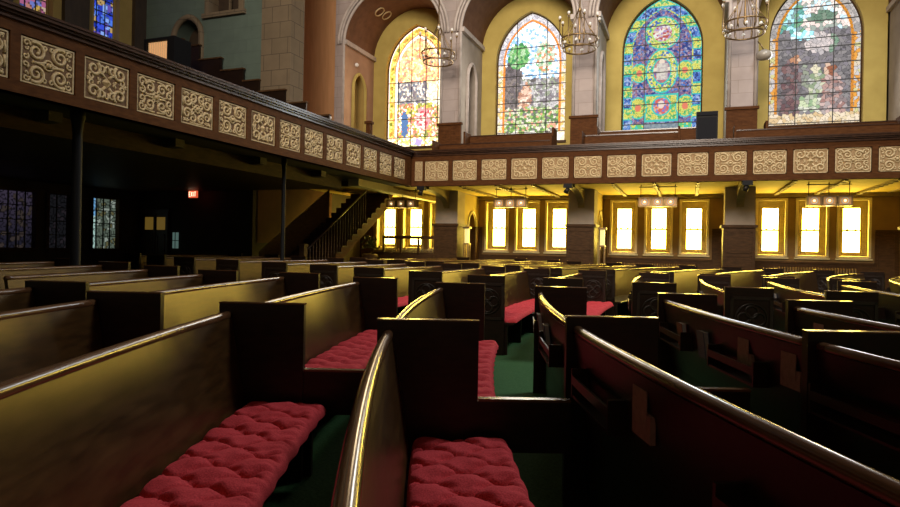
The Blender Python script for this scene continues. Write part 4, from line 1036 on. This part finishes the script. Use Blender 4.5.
# ------------------------------------------------------------------ chandeliers
def chandelier(label):
    root=thing('chandelier',(0,0,0),label,'chandelier','ring chandeliers hanging before the piers')
    Rr=.48
    for z,nm in ((.0,'lower_hoop'),(.26,'upper_hoop')):
        mb=MB(); mb.ring((0,0,z),Rr if z else Rr*.9,.022,'z',32,6); mb.build('hoop',M['bronze'],root)
    for i in range(16):
        t=2*PI*i/16; mb=MB(); mb.tube([(Rr*.9*cos(t),Rr*.9*sin(t),0),(Rr*cos(t),Rr*sin(t),.26)],.010,5); mb.build('hoop_strut',M['bronze'],root)
    for i in range(8):
        t=2*PI*(i+.5)/8; x,y=(Rr+.05)*cos(t),(Rr+.05)*sin(t)
        mb=MB(); mb.tube([(Rr*cos(t),Rr*sin(t),.05),(x,y,.12),(x,y,.78)],.013,6); mb.lathe((x,y,.72),[(.012,0),(.035,.03),(.035,.05),(.02,.06)],8); a=mb.build('candle_arm',M['bronze'],root)
        mb=MB(); mb.sphere((x,y,.83),.038,10,8,1.15); mb.build('globe',M['opal'],a)
        mb=MB(); mb.sphere((.95*Rr*cos(t+.39),.95*Rr*sin(t+.39),.13),.04,10,8); mb.build('globe',M['opal'],root)
        mb=MB(); x2,y2=Rr*cos(t),Rr*sin(t)
        mb.tube([(x2,y2,.26),(.5*x2,.5*y2,.62),(.08*x2,.08*y2,1.05)],.009,5); mb.build('chain',M['bronze'],root)
    mb=MB(); mb.lathe((0,0,.2),[(.01,0),(.05,.06),(.03,.15),(.02,.8),(.06,.85),(.02,.92),(.014,4.2)],10); mb.build('stem',M['bronze'],root)
    return root
c1=chandelier('brass ring chandelier hanging before the pier right of the glowing left window')
c1.location=(-6.88,16.9,6.62); WL[c1]=(-6.88,16.9,6.62)
copy_tree(c1,(-2.83,16.9,6.62),'brass ring chandelier hanging between the landscape and medallion windows')
copy_tree(c1,(1.18,16.9,6.62),'brass ring chandelier hanging between the medallion and rightmost windows')

# ------------------------------------------------------------------ rest of the shell
mb=MB(); mb.quad((18.2,-4,-.8),(18.2,20.3,-.8),(18.2,20.3,13.5),(18.2,-4,13.5)); struct('wall_right',mb,M['greige'],fixn=False)
mb=MB(); mb.quad((-16,-4,-.8),(18.2,-4,-.8),(18.2,-4,13.5),(-16,-4,13.5)); struct('wall_rear',mb,M['greige'],fixn=False)
mb=MB(); mb.box(-16,18.5,-4.2,20.5,13.5,13.6); struct('ceiling',mb,M['vault'])

# ------------------------------------------------------------------ light
def area(name,loc,target,sx,sy,power,col,spread=PI):
    l=bpy.data.lights.new(name,'AREA'); l.shape='RECTANGLE'; l.size=sx; l.size_y=sy; l.energy=power; l.color=col; l.spread=spread
    o=bpy.data.objects.new(name,l); COL.objects.link(o); o.location=loc
    d=Vector(target)-Vector(loc); o.rotation_euler=d.to_track_quat('-Z','Y').to_euler(); return o
area('skylight',(4.5,11.5,13.2),(3.5,9,0),3.5,3.5,1300,(.92,.95,1.0))  # added unseen light overhead, lighting cushions and pew rails from above
area('transept_window',(-2,-3.6,11),(-3,18,7.2),7,5,1080,(1,.86,.72),1.3)  # added unseen light behind the camera, aimed to brighten the upper arcade
for k,c in enumerate(BAY):
    area('window_daylight',(c,VW-.12,6.4),(c+(1.5,.8,0,-.8)[k],4,0),1.5,2.6,(70,95,85,75)[k],((1,.80,.5),(1,.94,.84),(.90,.96,1),(1,.95,.9))[k],2.4)
for c,e in ((BAY[1]+.22,13),(BAY[2]+.05,13),(BAY[3]-.2,13),(BAY[0]+.95,5)):
    l=bpy.data.lights.new('pendant_bulb','POINT'); l.energy=e; l.color=(1,.76,.36); l.shadow_soft_size=.12
    o=bpy.data.objects.new('pendant_bulb',l); COL.objects.link(o); o.location=(c,17.0,2.34)
w=bpy.data.worlds.new('dim_air'); SC.world=w; w.use_nodes=True; w.node_tree.nodes['Background'].inputs[0].default_value=(.5,.55,.6,1); w.node_tree.nodes['Background'].inputs[1].default_value=.0

# ------------------------------------------------------------------ camera
cam=bpy.data.cameras.new('camera'); co=bpy.data.objects.new('camera',cam); COL.objects.link(co)
co.matrix_world=Matrix.Translation((0,0,H))@Matrix.Rotation(YAW,4,'Z')@Matrix.Rotation(PI/2,4,'X')@Matrix.Rotation(ROLL,4,'Z')
cam.sensor_width=36; cam.sensor_fit='HORIZONTAL'; cam.lens=FOC*36/900; cam.shift_y=-(253.5-CYP)/900; cam.clip_start=.05; cam.clip_end=100
SC.camera=co
vs=SC.view_settings; vs.view_transform='Standard'; vs.look='None'; vs.gamma=1; vs.exposure=0; vs.use_curve_mapping=False
try:
    SC.cycles.use_denoising=True; SC.cycles.max_bounces=7; SC.cycles.diffuse_bounces=4; SC.cycles.glossy_bounces=4; SC.cycles.sample_clamp_indirect=6
except Exception: pass
